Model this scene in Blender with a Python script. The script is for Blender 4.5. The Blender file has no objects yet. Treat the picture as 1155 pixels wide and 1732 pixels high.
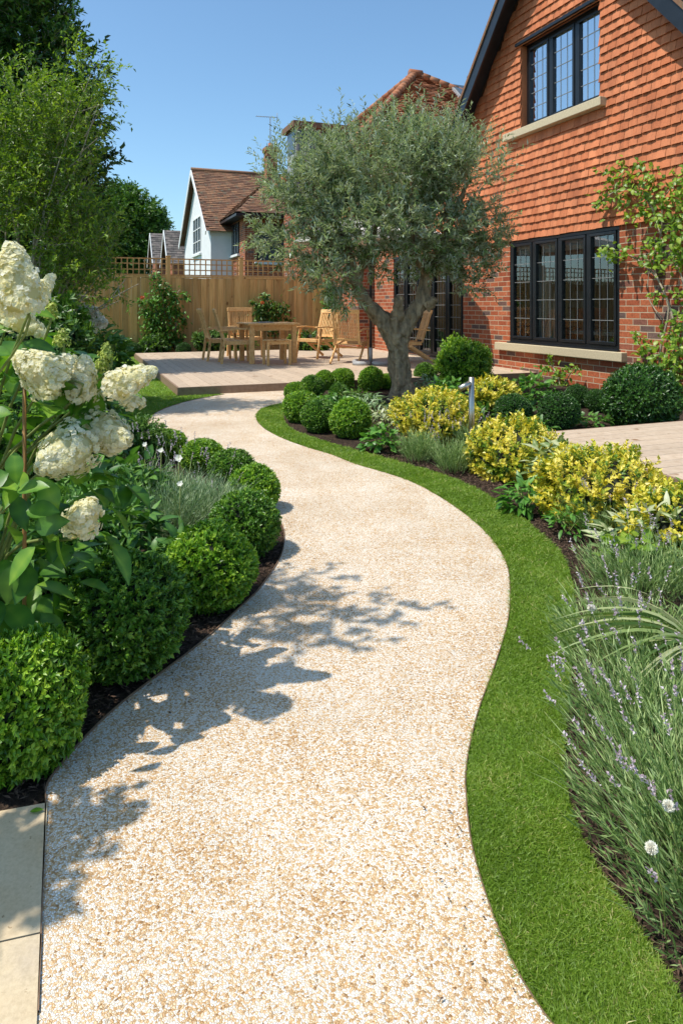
import bpy, math, random
import numpy as np
from mathutils import Vector, Matrix
R = np.random.RandomState
scn = bpy.context.scene
COL = scn.collection
F = 1155.0; HC = 1.17; HOR = 518.0; CX = 577.5
EYE = Vector((0, 0, HC))

# ------------------------------------------------------------------ measuring helpers (photo -> metres)
def G(px, py, z=0.0):
    Y = (HC - z) * F / (py - HOR)
    return ((px - CX) / F * Y, Y)
def Pd(px, py, Y):
    return Vector(((px - CX) / F * Y, Y, HC - (py - HOR) / F * Y))

# ------------------------------------------------------------------ materials
def new_mat(name):
    m = bpy.data.materials.new(name); m.use_nodes = True
    nt = m.node_tree; nt.nodes.clear()
    out = nt.nodes.new('ShaderNodeOutputMaterial')
    return m, nt, out
def ramp(nt, fac, stops):
    r = nt.nodes.new('ShaderNodeValToRGB')
    el = r.color_ramp.elements
    while len(el) < len(stops): el.new(0.5)
    for e, (p, c) in zip(el, stops):
        e.position = p; e.color = (c[0], c[1], c[2], 1)
    nt.links.new(fac, r.inputs[0]); return r
def mixc(nt, fac, a, b, mode='MIX'):
    n = nt.nodes.new('ShaderNodeMix'); n.data_type = 'RGBA'; n.blend_type = mode
    for i, v in ((0, fac), (6, a), (7, b)):
        if isinstance(v, (int, float)): n.inputs[i].default_value = v
        elif isinstance(v, tuple): n.inputs[i].default_value = (v[0], v[1], v[2], 1)
        else: nt.links.new(v, n.inputs[i])
    return n.outputs[2]
def noise(nt, scale, detail=4, rough=.55, coord='Object', vec=None, stretch=None):
    n = nt.nodes.new('ShaderNodeTexNoise'); n.inputs['Scale'].default_value = scale
    n.inputs['Detail'].default_value = detail; n.inputs['Roughness'].default_value = rough
    if vec is None:
        tc = nt.nodes.new('ShaderNodeTexCoord'); vec = tc.outputs[coord]
    if stretch:
        mp = nt.nodes.new('ShaderNodeMapping'); mp.inputs['Scale'].default_value = stretch
        nt.links.new(vec, mp.inputs['Vector']); vec = mp.outputs[0]
    nt.links.new(vec, n.inputs['Vector']); return n
def bump(nt, h, strength=.3, dist=.01):
    b = nt.nodes.new('ShaderNodeBump'); b.inputs['Strength'].default_value = strength
    b.inputs['Distance'].default_value = dist; nt.links.new(h, b.inputs['Height']); return b
def principled(nt, out, color, rough=.6, metal=0, normal=None, spec=.5):
    p = nt.nodes.new('ShaderNodeBsdfPrincipled')
    if isinstance(color, tuple): p.inputs['Base Color'].default_value = (*color[:3], 1)
    else: nt.links.new(color, p.inputs['Base Color'])
    if isinstance(rough, (int, float)): p.inputs['Roughness'].default_value = rough
    else: nt.links.new(rough, p.inputs['Roughness'])
    p.inputs['Metallic'].default_value = metal
    p.inputs['Specular IOR Level'].default_value = spec
    if normal is not None: nt.links.new(normal, p.inputs['Normal'])
    if out is not None: nt.links.new(p.outputs[0], out.inputs[0])
    return p
def leaf_mat(name, stops, trans=.3, rough=.45, spec=.5, nscale=3.0, nmix=.35, back=None, tcol=(1.3, 1.35, .6)):
    m, nt, out = new_mat(name)
    at = nt.nodes.new('ShaderNodeAttribute'); at.attribute_name = 'tint'
    nz = noise(nt, nscale, 2)
    mm = nt.nodes.new('ShaderNodeMath'); mm.operation = 'MULTIPLY_ADD'
    nt.links.new(nz.outputs[0], mm.inputs[0]); mm.inputs[1].default_value = nmix
    ad = nt.nodes.new('ShaderNodeMath'); ad.operation = 'SUBTRACT'
    nt.links.new(at.outputs['Fac'], ad.inputs[0]); ad.inputs[1].default_value = nmix * .5
    nt.links.new(ad.outputs[0], mm.inputs[2])
    r = ramp(nt, mm.outputs[0], stops)
    col = r.outputs[0]
    if back:
        gm = nt.nodes.new('ShaderNodeNewGeometry')
        col = mixc(nt, gm.outputs['Backfacing'], col, back)
    p = principled(nt, None, col, rough, spec=spec)
    t = nt.nodes.new('ShaderNodeBsdfTranslucent')
    tc = mixc(nt, 1.0, col, tcol, 'MULTIPLY'); nt.links.new(tc, t.inputs[0])
    mx = nt.nodes.new('ShaderNodeMixShader'); mx.inputs[0].default_value = trans
    nt.links.new(p.outputs[0], mx.inputs[1]); nt.links.new(t.outputs[0], mx.inputs[2])
    nt.links.new(mx.outputs[0], out.inputs[0]); return m
def plain(name, color, rough=.6, metal=0, nscale=8, amt=.25, bstr=.15, bdist=.004, stretch=None, spec=.5, coord='Object'):
    m, nt, out = new_mat(name)
    nz = noise(nt, nscale, 5, coord=coord, stretch=stretch)
    lo = tuple(c * (1 - amt) for c in color); hi = tuple(min(1, c * (1 + amt)) for c in color)
    r = ramp(nt, nz.outputs[0], [(.3, lo), (.7, hi)])
    b = bump(nt, nz.outputs[0], bstr, bdist)
    principled(nt, out, r.outputs[0], rough, metal, b.outputs[0], spec); return m

M = {}
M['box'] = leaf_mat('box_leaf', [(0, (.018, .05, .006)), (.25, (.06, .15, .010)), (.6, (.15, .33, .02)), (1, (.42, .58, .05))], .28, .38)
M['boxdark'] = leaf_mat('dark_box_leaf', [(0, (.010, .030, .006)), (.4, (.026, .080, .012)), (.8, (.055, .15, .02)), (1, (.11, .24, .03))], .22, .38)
M['core'] = plain('dark_core', (.014, .018, .008), .9, nscale=40, amt=.5)  # near-black solid core that blocks the view between the leaves
M['euon'] = leaf_mat('golden_euonymus_leaf', [(0, (.03, .09, .01)), (.26, (.12, .24, .02)), (.42, (.42, .44, .035)), (.7, (.72, .59, .05)), (1, (.86, .74, .20))], .28, .42)
M['olive'] = leaf_mat('olive_leaf', [(0, (.035, .05, .012)), (.35, (.10, .145, .03)), (.7, (.24, .335, .10)), (1, (.44, .52, .25))], .22, .42, back=(.44, .50, .37))
M['dtree'] = leaf_mat('dark_tree_leaf', [(0, (.016, .045, .010)), (.5, (.05, .13, .02)), (.85, (.14, .27, .03)), (1, (.28, .44, .05))], .25, .4)
M['wisp'] = leaf_mat('light_shrub_leaf', [(0, (.05, .11, .012)), (.5, (.16, .27, .025)), (1, (.38, .49, .06))], .38, .45)
M['mtree'] = leaf_mat('mid_tree_leaf', [(0, (.025, .07, .012)), (.5, (.07, .16, .02)), (1, (.18, .31, .04))], .25, .5)
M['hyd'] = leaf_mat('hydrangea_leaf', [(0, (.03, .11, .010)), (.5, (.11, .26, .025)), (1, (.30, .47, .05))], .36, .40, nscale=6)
M['hydd'] = leaf_mat('dark_green_leaf', [(0, (.03, .09, .012)), (.5, (.08, .20, .03)), (1, (.20, .36, .06))], .25, .45)  # deeper green leaf of the dark perennials and the back hydrangea
M['petal'] = leaf_mat('hydrangea_petal', [(0, (.76, .70, .32)), (.3, (.90, .84, .56)), (.7, (.96, .92, .74)), (1, (.97, .95, .86))], .5, .6, spec=.25, nscale=25, nmix=.4, tcol=(1, 1, .85))
M['budp'] = leaf_mat('hydrangea_bud', [(0, (.22, .34, .04)), (.5, (.46, .54, .09)), (1, (.66, .68, .24))], .25, .6, spec=.25, tcol=(1, 1, .8))
M['whitefl'] = leaf_mat('white_petal', [(0, (.84, .80, .68)), (1, (.95, .93, .84))], .3, .6, spec=.25, tcol=(1, 1, 1))
M['silver'] = leaf_mat('silver_leaf', [(0, (.08, .16, .05)), (.5, (.24, .35, .15)), (1, (.54, .62, .40))], .25, .5, tcol=(1, 1.1, .8))
M['lav'] = leaf_mat('lavender_leaf', [(0, (.09, .17, .04)), (.5, (.26, .38, .11)), (1, (.52, .61, .27))], .25, .5, tcol=(1, 1.1, .8))
M['lavfl'] = leaf_mat('lavender_flower', [(0, (.36, .25, .28)), (.5, (.58, .46, .51)), (1, (.76, .68, .70))], .25, .6, tcol=(1, 1, 1))
M['lush'] = leaf_mat('lush_leaf', [(0, (.03, .10, .015)), (.5, (.09, .24, .03)), (1, (.22, .42, .08))], .32, .4)
M['varieg'] = leaf_mat('variegated_leaf', [(0, (.06, .12, .03)), (.4, (.20, .28, .10)), (.6, (.50, .52, .28)), (1, (.66, .66, .46))], .28, .45)
M['strap'] = leaf_mat('strap_leaf', [(0, (.07, .14, .03)), (.5, (.18, .27, .06)), (1, (.55, .55, .30))], .3, .4)
M['vine'] = leaf_mat('vine_leaf', [(0, (.07, .16, .02)), (.5, (.20, .34, .03)), (1, (.42, .52, .07))], .4, .42)
M['rosered'] = leaf_mat('orange_rose', [(0, (.6, .09, .03)), (1, (.8, .22, .08))], .2, .5, tcol=(1, 1, 1))
M['pink'] = leaf_mat('pink_petal', [(0, (.45, .18, .25)), (1, (.6, .35, .42))], .2, .5, tcol=(1, 1, 1))
M['grass'] = leaf_mat('grass_blade', [(0, (.10, .175, .012)), (.5, (.19, .31, .025)), (.85, (.30, .41, .055)), (1, (.62, .54, .22))], .40, .5, nscale=2.6, nmix=.75)
M['bark'] = plain('grey_bark', (.30, .205, .115), .9, nscale=16, amt=.6, bstr=1.0, bdist=.035, stretch=(1, 1, .30))
M['twig'] = plain('twig_bark', (.36, .30, .21), .85, nscale=30, amt=.3)
M['stem'] = plain('green_stem', (.18, .22, .05), .6, nscale=30, amt=.3)
M['cane'] = plain('bamboo_cane', (.34, .17, .05), .5, nscale=20, amt=.25)
M['black'] = plain('black_frame_paint', (.010, .011, .013), .32, nscale=4, amt=.2, bstr=.02)
M['bargem'] = plain('black_board_paint', (.014, .017, .022), .35, nscale=6, amt=.3, bstr=.05)
M['stone'] = plain('sill_stone', (.55, .45, .29), .75, nscale=40, amt=.10, bstr=.12, bdist=.002)
M['steel'] = plain('brushed_steel', (.56, .50, .42), .36, 1.0, nscale=60, amt=.12, bstr=.03, stretch=(8, 8, .3))
M['lead'] = plain('lead_came', (.24, .245, .24), .5, nscale=30, amt=.1)
M['white'] = plain('white_render', (.78, .77, .75), .85, nscale=3, amt=.05, bstr=.1)
M['canvas'] = plain('parasol_canvas', (.74, .68, .62), .9, nscale=6, amt=.05)
M['greyplastic'] = plain('grey_base', (.34, .34, .34), .6, nscale=10, amt=.1)
M['curtain'] = plain('curtain_cloth', (.34, .35, .34), .9, nscale=3, amt=.25, stretch=(12, 12, .3))
M['blind'] = plain('teal_blind', (.22, .34, .33), .8, nscale=3, amt=.1)
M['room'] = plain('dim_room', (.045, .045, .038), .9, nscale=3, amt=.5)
M['lampsh'] = plain('lamp_shade', (.35, .33, .30), .9, nscale=3, amt=.1)
M['edge'] = plain('rusty_edging', (.20, .12, .07), .7, nscale=30, amt=.3)
M['path_edge'] = M['edge']
M['puce'] = plain('dark_pot', (.05, .05, .05), .6)

def wood_mat(name, c1, c2, c3, scale=3.0, axis_stretch=(1, 14, 14), rough=.6, tintamt=.35):
    m, nt, out = new_mat(name)
    at = nt.nodes.new('ShaderNodeAttribute'); at.attribute_name = 'tint'
    tc = nt.nodes.new('ShaderNodeTexCoord')
    ad = nt.nodes.new('ShaderNodeVectorMath'); ad.operation = 'ADD'
    cb = nt.nodes.new('ShaderNodeCombineXYZ')
    ml = nt.nodes.new('ShaderNodeMath'); ml.operation = 'MULTIPLY'; ml.inputs[1].default_value = 37.0
    nt.links.new(at.outputs['Fac'], ml.inputs[0])
    for i in range(3): nt.links.new(ml.outputs[0], cb.inputs[i])
    nt.links.new(tc.outputs['Object'], ad.inputs[0]); nt.links.new(cb.outputs[0], ad.inputs[1])
    nz = noise(nt, scale, 6, .6, vec=ad.outputs[0], stretch=axis_stretch)
    r = ramp(nt, nz.outputs[0], [(.3, c1), (.5, c2), (.72, c3)])
    vr = ramp(nt, at.outputs['Fac'], [(0, (1 - tintamt,) * 3), (1, (1 + tintamt * .3,) * 3)])
    c = mixc(nt, 1.0, r.outputs[0], vr.outputs[0], 'MULTIPLY')
    kn = noise(nt, 2.2, 2, vec=ad.outputs[0], stretch=tuple(min(2.4, 1 + .25 * a) for a in axis_stretch))
    kr = ramp(nt, kn.outputs[0], [(.66, (1, 1, 1)), (.72, (.45, .32, .22))])
    c = mixc(nt, 1.0, c, kr.outputs[0], 'MULTIPLY')
    b = bump(nt, nz.outputs[0], .2, .003)
    principled(nt, out, c, rough, 0, b.outputs[0], .35); return m
M['fence'] = wood_mat('fence_timber', (.62, .34, .11), (.82, .48, .165), (.88, .58, .24), 2.0, (12, 12, .8))
M['trellis'] = wood_mat('trellis_timber', (.60, .29, .09), (.76, .42, .15), (.84, .52, .22), 4, (3, 3, 3))
M['teak'] = wood_mat('teak_timber', (.66, .35, .125), (.82, .48, .19), (.88, .58, .27), 6, (4, 4, 4), .55, .25)
M['deck'] = wood_mat('composite_decking', (.46, .34, .235), (.53, .405, .29), (.59, .46, .34), 3.0, (6, 6, 6), .7, .12)
M['fascia'] = wood_mat('deck_fascia', (.22, .14, .09), (.28, .18, .12), (.33, .22, .15), 3.0, (6, 6, 6), .6, .1)

def tile_mat(name, c_lo, c_mid, c_hi, moss=None, rough=.8):
    m, nt, out = new_mat(name)
    at = nt.nodes.new('ShaderNodeAttribute'); at.attribute_name = 'tint'
    r = ramp(nt, at.outputs['Fac'], [(0, c_lo), (.4, c_mid), (.75, c_hi), (1, c_mid)])
    nz = noise(nt, 1.3, 5, .6); r2 = ramp(nt, nz.outputs[0], [(.3, (.70, .68, .68)), (.7, (1.08, 1.06, 1.02))])
    c = mixc(nt, 1.0, r.outputs[0], r2.outputs[0], 'MULTIPLY')
    ns_ = noise(nt, 2.4, 5, .65, stretch=(1, 3.2, .35)); rs_ = ramp(nt, ns_.outputs[0], [(.36, (.74, .74, .76)), (.52, (1, 1, 1))])
    c = mixc(nt, .7, c, rs_.outputs[0], 'MULTIPLY')
    n3 = noise(nt, 60, 4); r3 = ramp(nt, n3.outputs[0], [(.3, (.86, .86, .86)), (.7, (1.08, 1.08, 1.08))])
    c = mixc(nt, 1.0, c, r3.outputs[0], 'MULTIPLY')
    if moss:
        n4 = noise(nt, 5, 6, .7); r4 = ramp(nt, n4.outputs[0], [(.52, (0, 0, 0)), (.66, (1, 1, 1))])
        c = mixc(nt, r4.outputs[0], c, moss)
    b = bump(nt, n3.outputs[0], .25, .003)
    principled(nt, out, c, rough, 0, b.outputs[0], .3); return m
M['tile'] = tile_mat('terracotta_tile', (.54, .168, .068), (.63, .208, .088), (.70, .25, .112))
M['rooftile'] = tile_mat('old_roof_tile', (.14, .07, .045), (.24, .12, .07), (.33, .17, .09), (.13, .12, .08))
M['hiptile'] = tile_mat('orange_roof_tile', (.30, .10, .045), (.42, .16, .075), (.50, .22, .11), (.20, .13, .09))
M['slate'] = tile_mat('grey_roof_tile', (.10, .09, .085), (.17, .15, .14), (.24, .20, .18), (.15, .14, .11))

def brick_mat(name, ex=1.0):
    m, nt, out = new_mat(name)
    tc = nt.nodes.new('ShaderNodeTexCoord')
    sp = nt.nodes.new('ShaderNodeSeparateXYZ'); nt.links.new(tc.outputs['Object'], sp.inputs[0])
    sm = nt.nodes.new('ShaderNodeMath'); sm.operation = 'ADD'
    nt.links.new(sp.outputs[0], sm.inputs[0]); nt.links.new(sp.outputs[1], sm.inputs[1])
    cb = nt.nodes.new('ShaderNodeCombineXYZ'); nt.links.new(sm.outputs[0], cb.inputs[0]); nt.links.new(sp.outputs[2], cb.inputs[1])
    dn = noise(nt, 14, 3, vec=cb.outputs[0])
    dv = mixc(nt, .004, cb.outputs[0], dn.outputs['Color'], 'ADD')
    b = nt.nodes.new('ShaderNodeTexBrick')
    b.inputs['Scale'].default_value = 1; b.inputs['Brick Width'].default_value = .245; b.inputs['Row Height'].default_value = .084
    b.inputs['Mortar Size'].default_value = .0065; b.inputs['Mortar Smooth'].default_value = .25
    b.inputs['Color1'].default_value = (0, 0, 0, 1); b.inputs['Color2'].default_value = (1, 1, 1, 1); b.inputs['Mortar'].default_value = (.5, .5, .5, 1)
    b.inputs['Bias'].default_value = 0
    nt.links.new(dv, b.inputs['Vector'])
    r = ramp(nt, b.outputs['Color'], [(0, (.30, .075, .035)), (.35, (.42, .115, .05)), (.65, (.50, .155, .07)), (.82, (.38, .12, .065)), (.87, (.13, .085, .075)), (1, (.20, .12, .10))])
    n1 = noise(nt, 30, 5, vec=cb.outputs[0]); r1 = ramp(nt, n1.outputs[0], [(.3, (.72, .7, .68)), (.7, (1.15, 1.12, 1.1))])
    c = mixc(nt, 1.0, r.outputs[0], r1.outputs[0], 'MULTIPLY')
    n2 = noise(nt, 1.2, 3, vec=cb.outputs[0]); r2 = ramp(nt, n2.outputs[0], [(.3, (.82, .8, .8)), (.7, (1.1, 1.08, 1.05))])
    c = mixc(nt, 1.0, c, r2.outputs[0], 'MULTIPLY')
    c = mixc(nt, b.outputs['Fac'], c, (.50, .40, .27))
    iv = nt.nodes.new('ShaderNodeMath'); iv.operation = 'MULTIPLY_ADD'; nt.links.new(b.outputs['Fac'], iv.inputs[0])
    iv.inputs[1].default_value = -1; nt.links.new(n1.outputs[0], iv.inputs[2])
    bp = bump(nt, iv.outputs[0], .6, .006)
    principled(nt, out, c, .85, 0, bp.outputs[0], .25); return m
M['brick'] = brick_mat('red_brick')

def gravel_mat():
    m, nt, out = new_mat('resin_bound_gravel')
    tc = nt.nodes.new('ShaderNodeTexCoord')
    dn = noise(nt, 60, 3, vec=tc.outputs['Object'])
    dv = mixc(nt, .011, tc.outputs['Object'], dn.outputs['Color'], 'ADD')
    def voro(scale, feat='F1'):
        v = nt.nodes.new('ShaderNodeTexVoronoi'); v.inputs['Scale'].default_value = scale; v.feature = feat
        nt.links.new(dv, v.inputs['Vector']); return v
    v1 = voro(225); ve = voro(225, 'DISTANCE_TO_EDGE')
    sp = nt.nodes.new('ShaderNodeSeparateColor'); nt.links.new(v1.outputs['Color'], sp.inputs[0])
    big = noise(nt, 3.2, 5, .6); mm = nt.nodes.new('ShaderNodeMath'); mm.operation = 'MULTIPLY_ADD'
    nt.links.new(big.outputs[0], mm.inputs[0]); mm.inputs[1].default_value = .8
    sb = nt.nodes.new('ShaderNodeMath'); sb.operation = 'SUBTRACT'; nt.links.new(sp.outputs[0], sb.inputs[0]); sb.inputs[1].default_value = .38
    nt.links.new(sb.outputs[0], mm.inputs[2])
    r = ramp(nt, mm.outputs[0], [(0, (.52, .32, .15)), (.19, (.73, .52, .30)), (.40, (.82, .64, .43)), (.46, (.86, .79, .68)), (.54, (.89, .87, .82)), (1, (.93, .92, .90))])
    dirt = noise(nt, 1.1, 6, .65, vec=tc.outputs['Object']); dr = ramp(nt, dirt.outputs[0], [(.3, (.86, .82, .77)), (.55, (1, 1, 1)), (.75, (1.03, 1.02, 1.0))])
    c0_ = mixc(nt, 1.0, r.outputs[0], dr.outputs[0], 'MULTIPLY')
    r3 = ramp(nt, sp.outputs[1], [(0, (.50, .40, .30)), (.025, (.50, .40, .30)), (.035, (1, 1, 1))])
    c = mixc(nt, 1.0, c0_, r3.outputs[0], 'MULTIPLY')
    re = ramp(nt, ve.outputs['Distance'], [(0, (.72, .55, .37)), (.11, (.90, .80, .66)), (.20, (1, 1, 1))])
    c = mixc(nt, 1.0, c, re.outputs[0], 'MULTIPLY')
    rh = ramp(nt, ve.outputs['Distance'], [(0, (0, 0, 0)), (.35, (1, 1, 1))])
    hm = nt.nodes.new('ShaderNodeMath'); hm.operation = 'MULTIPLY_ADD'; nt.links.new(sp.outputs[2], hm.inputs[0]); hm.inputs[1].default_value = .8
    nt.links.new(rh.outputs[0], hm.inputs[2])
    b = bump(nt, hm.outputs[0], .75, .0022)
    principled(nt, out, c, .62, 0, b.outputs[0], .35); return m
M['gravel'] = gravel_mat()
def soil_mat():
    m, nt, out = new_mat('bark_mulch_soil')
    a = noise(nt, 45, 6, .7); b2 = noise(nt, 4, 4)
    r = ramp(nt, a.outputs[0], [(.3, (.014, .009, .006)), (.5, (.045, .028, .018)), (.62, (.10, .065, .042)), (.75, (.19, .13, .09))])
    r2 = ramp(nt, b2.outputs[0], [(.3, (.7, .7, .7)), (.7, (1.2, 1.2, 1.2))])
    c = mixc(nt, 1.0, r.outputs[0], r2.outputs[0], 'MULTIPLY')
    bp = bump(nt, a.outputs[0], 1.0, .02)
    principled(nt, out, c, .95, 0, bp.outputs[0], .2); return m
M['soil'] = soil_mat()
M['chip'] = wood_mat('bark_chip', (.05, .028, .018), (.12, .07, .045), (.24, .16, .11), 30, (1, 1, 1), .9, .6)
def ground_mat():
    m, nt, out = new_mat('rough_ground')
    a = noise(nt, .6, 5, .6); r = ramp(nt, a.outputs[0], [(.3, (.03, .065, .012)), (.7, (.06, .09, .025))])
    bp = bump(nt, a.outputs[0], .5, .05); principled(nt, out, r.outputs[0], .95, 0, bp.outputs[0], .2); return m
M['ground'] = ground_mat()
M['turf'] = plain('lawn_thatch', (.13, .24, .02), .95, nscale=60, amt=.5, bstr=.8, bdist=.01)
def slab_mat():
    m, nt, out = new_mat('sandstone_slab')
    a = noise(nt, 3, 6, .6); r = ramp(nt, a.outputs[0], [(.3, (.42, .29, .16)), (.45, (.54, .40, .24)), (.6, (.58, .46, .30)), (.7, (.50, .40, .28))])
    n = noise(nt, 120, 4, .7); r2 = ramp(nt, n.outputs[0], [(.3, (.85, .84, .82)), (.6, (1.04, 1.04, 1.04))])
    c = mixc(nt, 1.0, r.outputs[0], r2.outputs[0], 'MULTIPLY')
    pt = noise(nt, 45, 3, .6); pr_ = ramp(nt, pt.outputs[0], [(.27, (.45, .38, .3)), (.33, (1, 1, 1))]); c = mixc(nt, 1.0, c, pr_.outputs[0], 'MULTIPLY')
    bp = bump(nt, n.outputs[0], .3, .002); principled(nt, out, c, .7, 0, bp.outputs[0], .35); return m
M['slab'] = slab_mat()
def glass_mat(name, refl, tint=(.9, .95, 1)):
    m, nt, out = new_mat(name)
    nz = noise(nt, 1.6, 2); bp = bump(nt, nz.outputs[0], .02, .02)
    g = nt.nodes.new('ShaderNodeBsdfGlossy'); g.inputs['Roughness'].default_value = .015; g.inputs['Color'].default_value = (*tint, 1)
    nt.links.new(bp.outputs[0], g.inputs['Normal'])
    t = nt.nodes.new('ShaderNodeBsdfTransparent'); t.inputs[0].default_value = (.85, .9, .88, 1)
    mx = nt.nodes.new('ShaderNodeMixShader')
    lw = nt.nodes.new('ShaderNodeFresnel'); lw.inputs[0].default_value = 1.5
    ad = nt.nodes.new('ShaderNodeMath'); ad.operation = 'ADD'; ad.use_clamp = True; ad.inputs[1].default_value = refl
    nt.links.new(lw.outputs[0], ad.inputs[0]); nt.links.new(ad.outputs[0], mx.inputs[0])
    nt.links.new(t.outputs[0], mx.inputs[1]); nt.links.new(g.outputs[0], mx.inputs[2])
    nt.links.new(mx.outputs[0], out.inputs[0]); return m
M['glass'] = glass_mat('window_glass', .12)
M['glassup'] = glass_mat('upper_window_glass', .60)

# ------------------------------------------------------------------ object helpers
def tag(o, label=None, cat=None, group=None, kind=None):
    if label: o['label'] = label
    if cat: o['category'] = cat
    if group: o['group'] = group
    if kind: o['kind'] = kind
    return o
def thing(name, label, cat, loc=(0, 0, 0), rotz=0, group=None):
    o = bpy.data.objects.new(name, None); COL.objects.link(o)
    o.location = loc; o.rotation_euler = (0, 0, rotz); o.empty_display_size = .2
    return tag(o, label, cat, group)
def root_matrix(o):
    while o.parent: o = o.parent
    return Matrix.LocRotScale(o.location, o.rotation_euler, o.scale)
def link(name, me, mats, parent=None, world=True):
    if not isinstance(mats, (list, tuple)): mats = [mats]
    for m in mats: me.materials.append(m)
    o = bpy.data.objects.new(name, me); COL.objects.link(o)
    if parent is not None:
        o.parent = parent
        if world:
            me.transform(root_matrix(parent).inverted())
    return o
def npmesh(name, V, Fc, tint=None, mi=None, smooth=False):
    """V (n,3); Fc (m,k) constant-size polygons or list of arrays"""
    V = np.asarray(V, dtype=np.float32)
    groups = Fc if isinstance(Fc, list) else [Fc]
    me = bpy.data.meshes.new(name)
    me.vertices.add(len(V)); me.vertices.foreach_set('co', V.ravel())
    tot = np.concatenate([np.full(len(g), g.shape[1], dtype=np.int32) for g in groups])
    idx = np.concatenate([g.ravel() for g in groups]).astype(np.int32)
    st = np.concatenate([[0], np.cumsum(tot)[:-1]]).astype(np.int32)
    me.loops.add(len(idx)); me.loops.foreach_set('vertex_index', idx)
    me.polygons.add(len(tot)); me.polygons.foreach_set('loop_start', st); me.polygons.foreach_set('loop_total', tot)
    if mi is not None: me.polygons.foreach_set('material_index', np.asarray(mi, dtype=np.int32))
    me.polygons.foreach_set('use_smooth', np.full(len(tot), smooth, dtype=bool))
    me.update(calc_edges=True)
    if tint is not None:
        a = me.attributes.new('tint', 'FLOAT', 'POINT'); a.data.foreach_set('value', np.asarray(tint, dtype=np.float32))
    return me
class MB:
    def __init__(s): s.v = []; s.f = []; s.t = []; s.m = []; s.sm = []
    def add(s, vs, fs, tint=.5, mi=0, smooth=False):
        b = len(s.v); s.v += [tuple(v) for v in vs]; s.t += [tint] * len(vs)
        for f in fs: s.f.append(tuple(i + b for i in f)); s.m.append(mi); s.sm.append(smooth)
        return s
    def box(s, lo, hi, X=None, tint=.5, mi=0):
        x0, y0, z0 = lo; x1, y1, z1 = hi
        vs = [Vector(p) for p in ((x0, y0, z0), (x1, y0, z0), (x1, y1, z0), (x0, y1, z0), (x0, y0, z1), (x1, y0, z1), (x1, y1, z1), (x0, y1, z1))]
        if X is not None: vs = [X @ v for v in vs]
        return s.add(vs, [(0, 3, 2, 1), (4, 5, 6, 7), (0, 1, 5, 4), (1, 2, 6, 5), (2, 3, 7, 6), (3, 0, 4, 7)], tint, mi)
    def bar(s, a, b, w, t, up=(0, 0, 1), tint=.5, mi=0):
        """rectangular bar from a to b, width w (across), thickness t (along up)"""
        a = Vector(a); b = Vector(b); d = (b - a).normalized(); up = Vector(up)
        sd = d.cross(up)
        if sd.length < 1e-4: sd = d.cross(Vector((1, 0, 0)))
        sd.normalize(); u2 = sd.cross(d).normalized()
        vs = []
        for p in (a, b):
            for (i, j) in ((-1, -1), (1, -1), (1, 1), (-1, 1)): vs.append(p + sd * w / 2 * i + u2 * t / 2 * j)
        return s.add(vs, [(3, 2, 1, 0), (4, 5, 6, 7), (0, 1, 5, 4), (1, 2, 6, 5), (2, 3, 7, 6), (3, 0, 4, 7)], tint, mi)
    def tube(s, pts, radii, n=8, tint=.5, mi=0, cap=True, lump=0, seed=0, tw=0, flute=0):
        pts = [Vector(p) for p in pts]; rg = random.Random(seed)
        if isinstance(radii, (int, float)): radii = [radii] * len(pts)
        b = len(s.v); ref = Vector((0, 0, 1))
        d0 = (pts[1] - pts[0]).normalized()
        if abs(d0.z) > .9: ref = Vector((1, 0, 0))
        vs = []
        for i, p in enumerate(pts):
            d = (pts[min(i + 1, len(pts) - 1)] - pts[max(i - 1, 0)]).normalized()
            s1 = d.cross(ref).normalized(); s2 = s1.cross(d).normalized(); ref = s2.cross(s1) * 0 + ref
            for k in range(n):
                a = 2 * math.pi * k / n + tw * i
                rr = radii[i] * (1 + (rg.random() - .5) * lump + flute * math.sin(3 * a + i * .5) + flute * .6 * math.sin(5 * a - i * .35))
                vs.append(p + s1 * math.cos(a) * rr + s2 * math.sin(a) * rr)
        fs = []
        for i in range(len(pts) - 1):
            for k in range(n):
                k2 = (k + 1) % n; fs.append((i * n + k, i * n + k2, (i + 1) * n + k2, (i + 1) * n + k))
        if cap: fs.append(tuple(range(n))[::-1]); fs.append(tuple((len(pts) - 1) * n + k for k in range(n)))
        return s.add(vs, fs, tint, mi, True)
    def mesh(s, name):
        me = bpy.data.meshes.new(name); me.from_pydata(s.v, [], s.f); me.update()
        me.polygons.foreach_set('material_index', s.m); me.polygons.foreach_set('use_smooth', s.sm)
        a = me.attributes.new('tint', 'FLOAT', 'POINT'); a.data.foreach_set('value', np.array(s.t, dtype=np.float32))
        return me
    def build(s, name, mats, parent=None, world=True, bevel=0):
        o = link(name, s.mesh(name), mats, parent, world)
        if bevel:
            md = o.modifiers.new('bevel', 'BEVEL'); md.width = bevel; md.segments = 2; md.limit_method = 'ANGLE'
        return o
def unit(a): return a / np.maximum(np.linalg.norm(a, axis=-1, keepdims=True), 1e-9)
def rsph(rs, n): return unit(rs.normal(size=(n, 3)))

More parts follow.
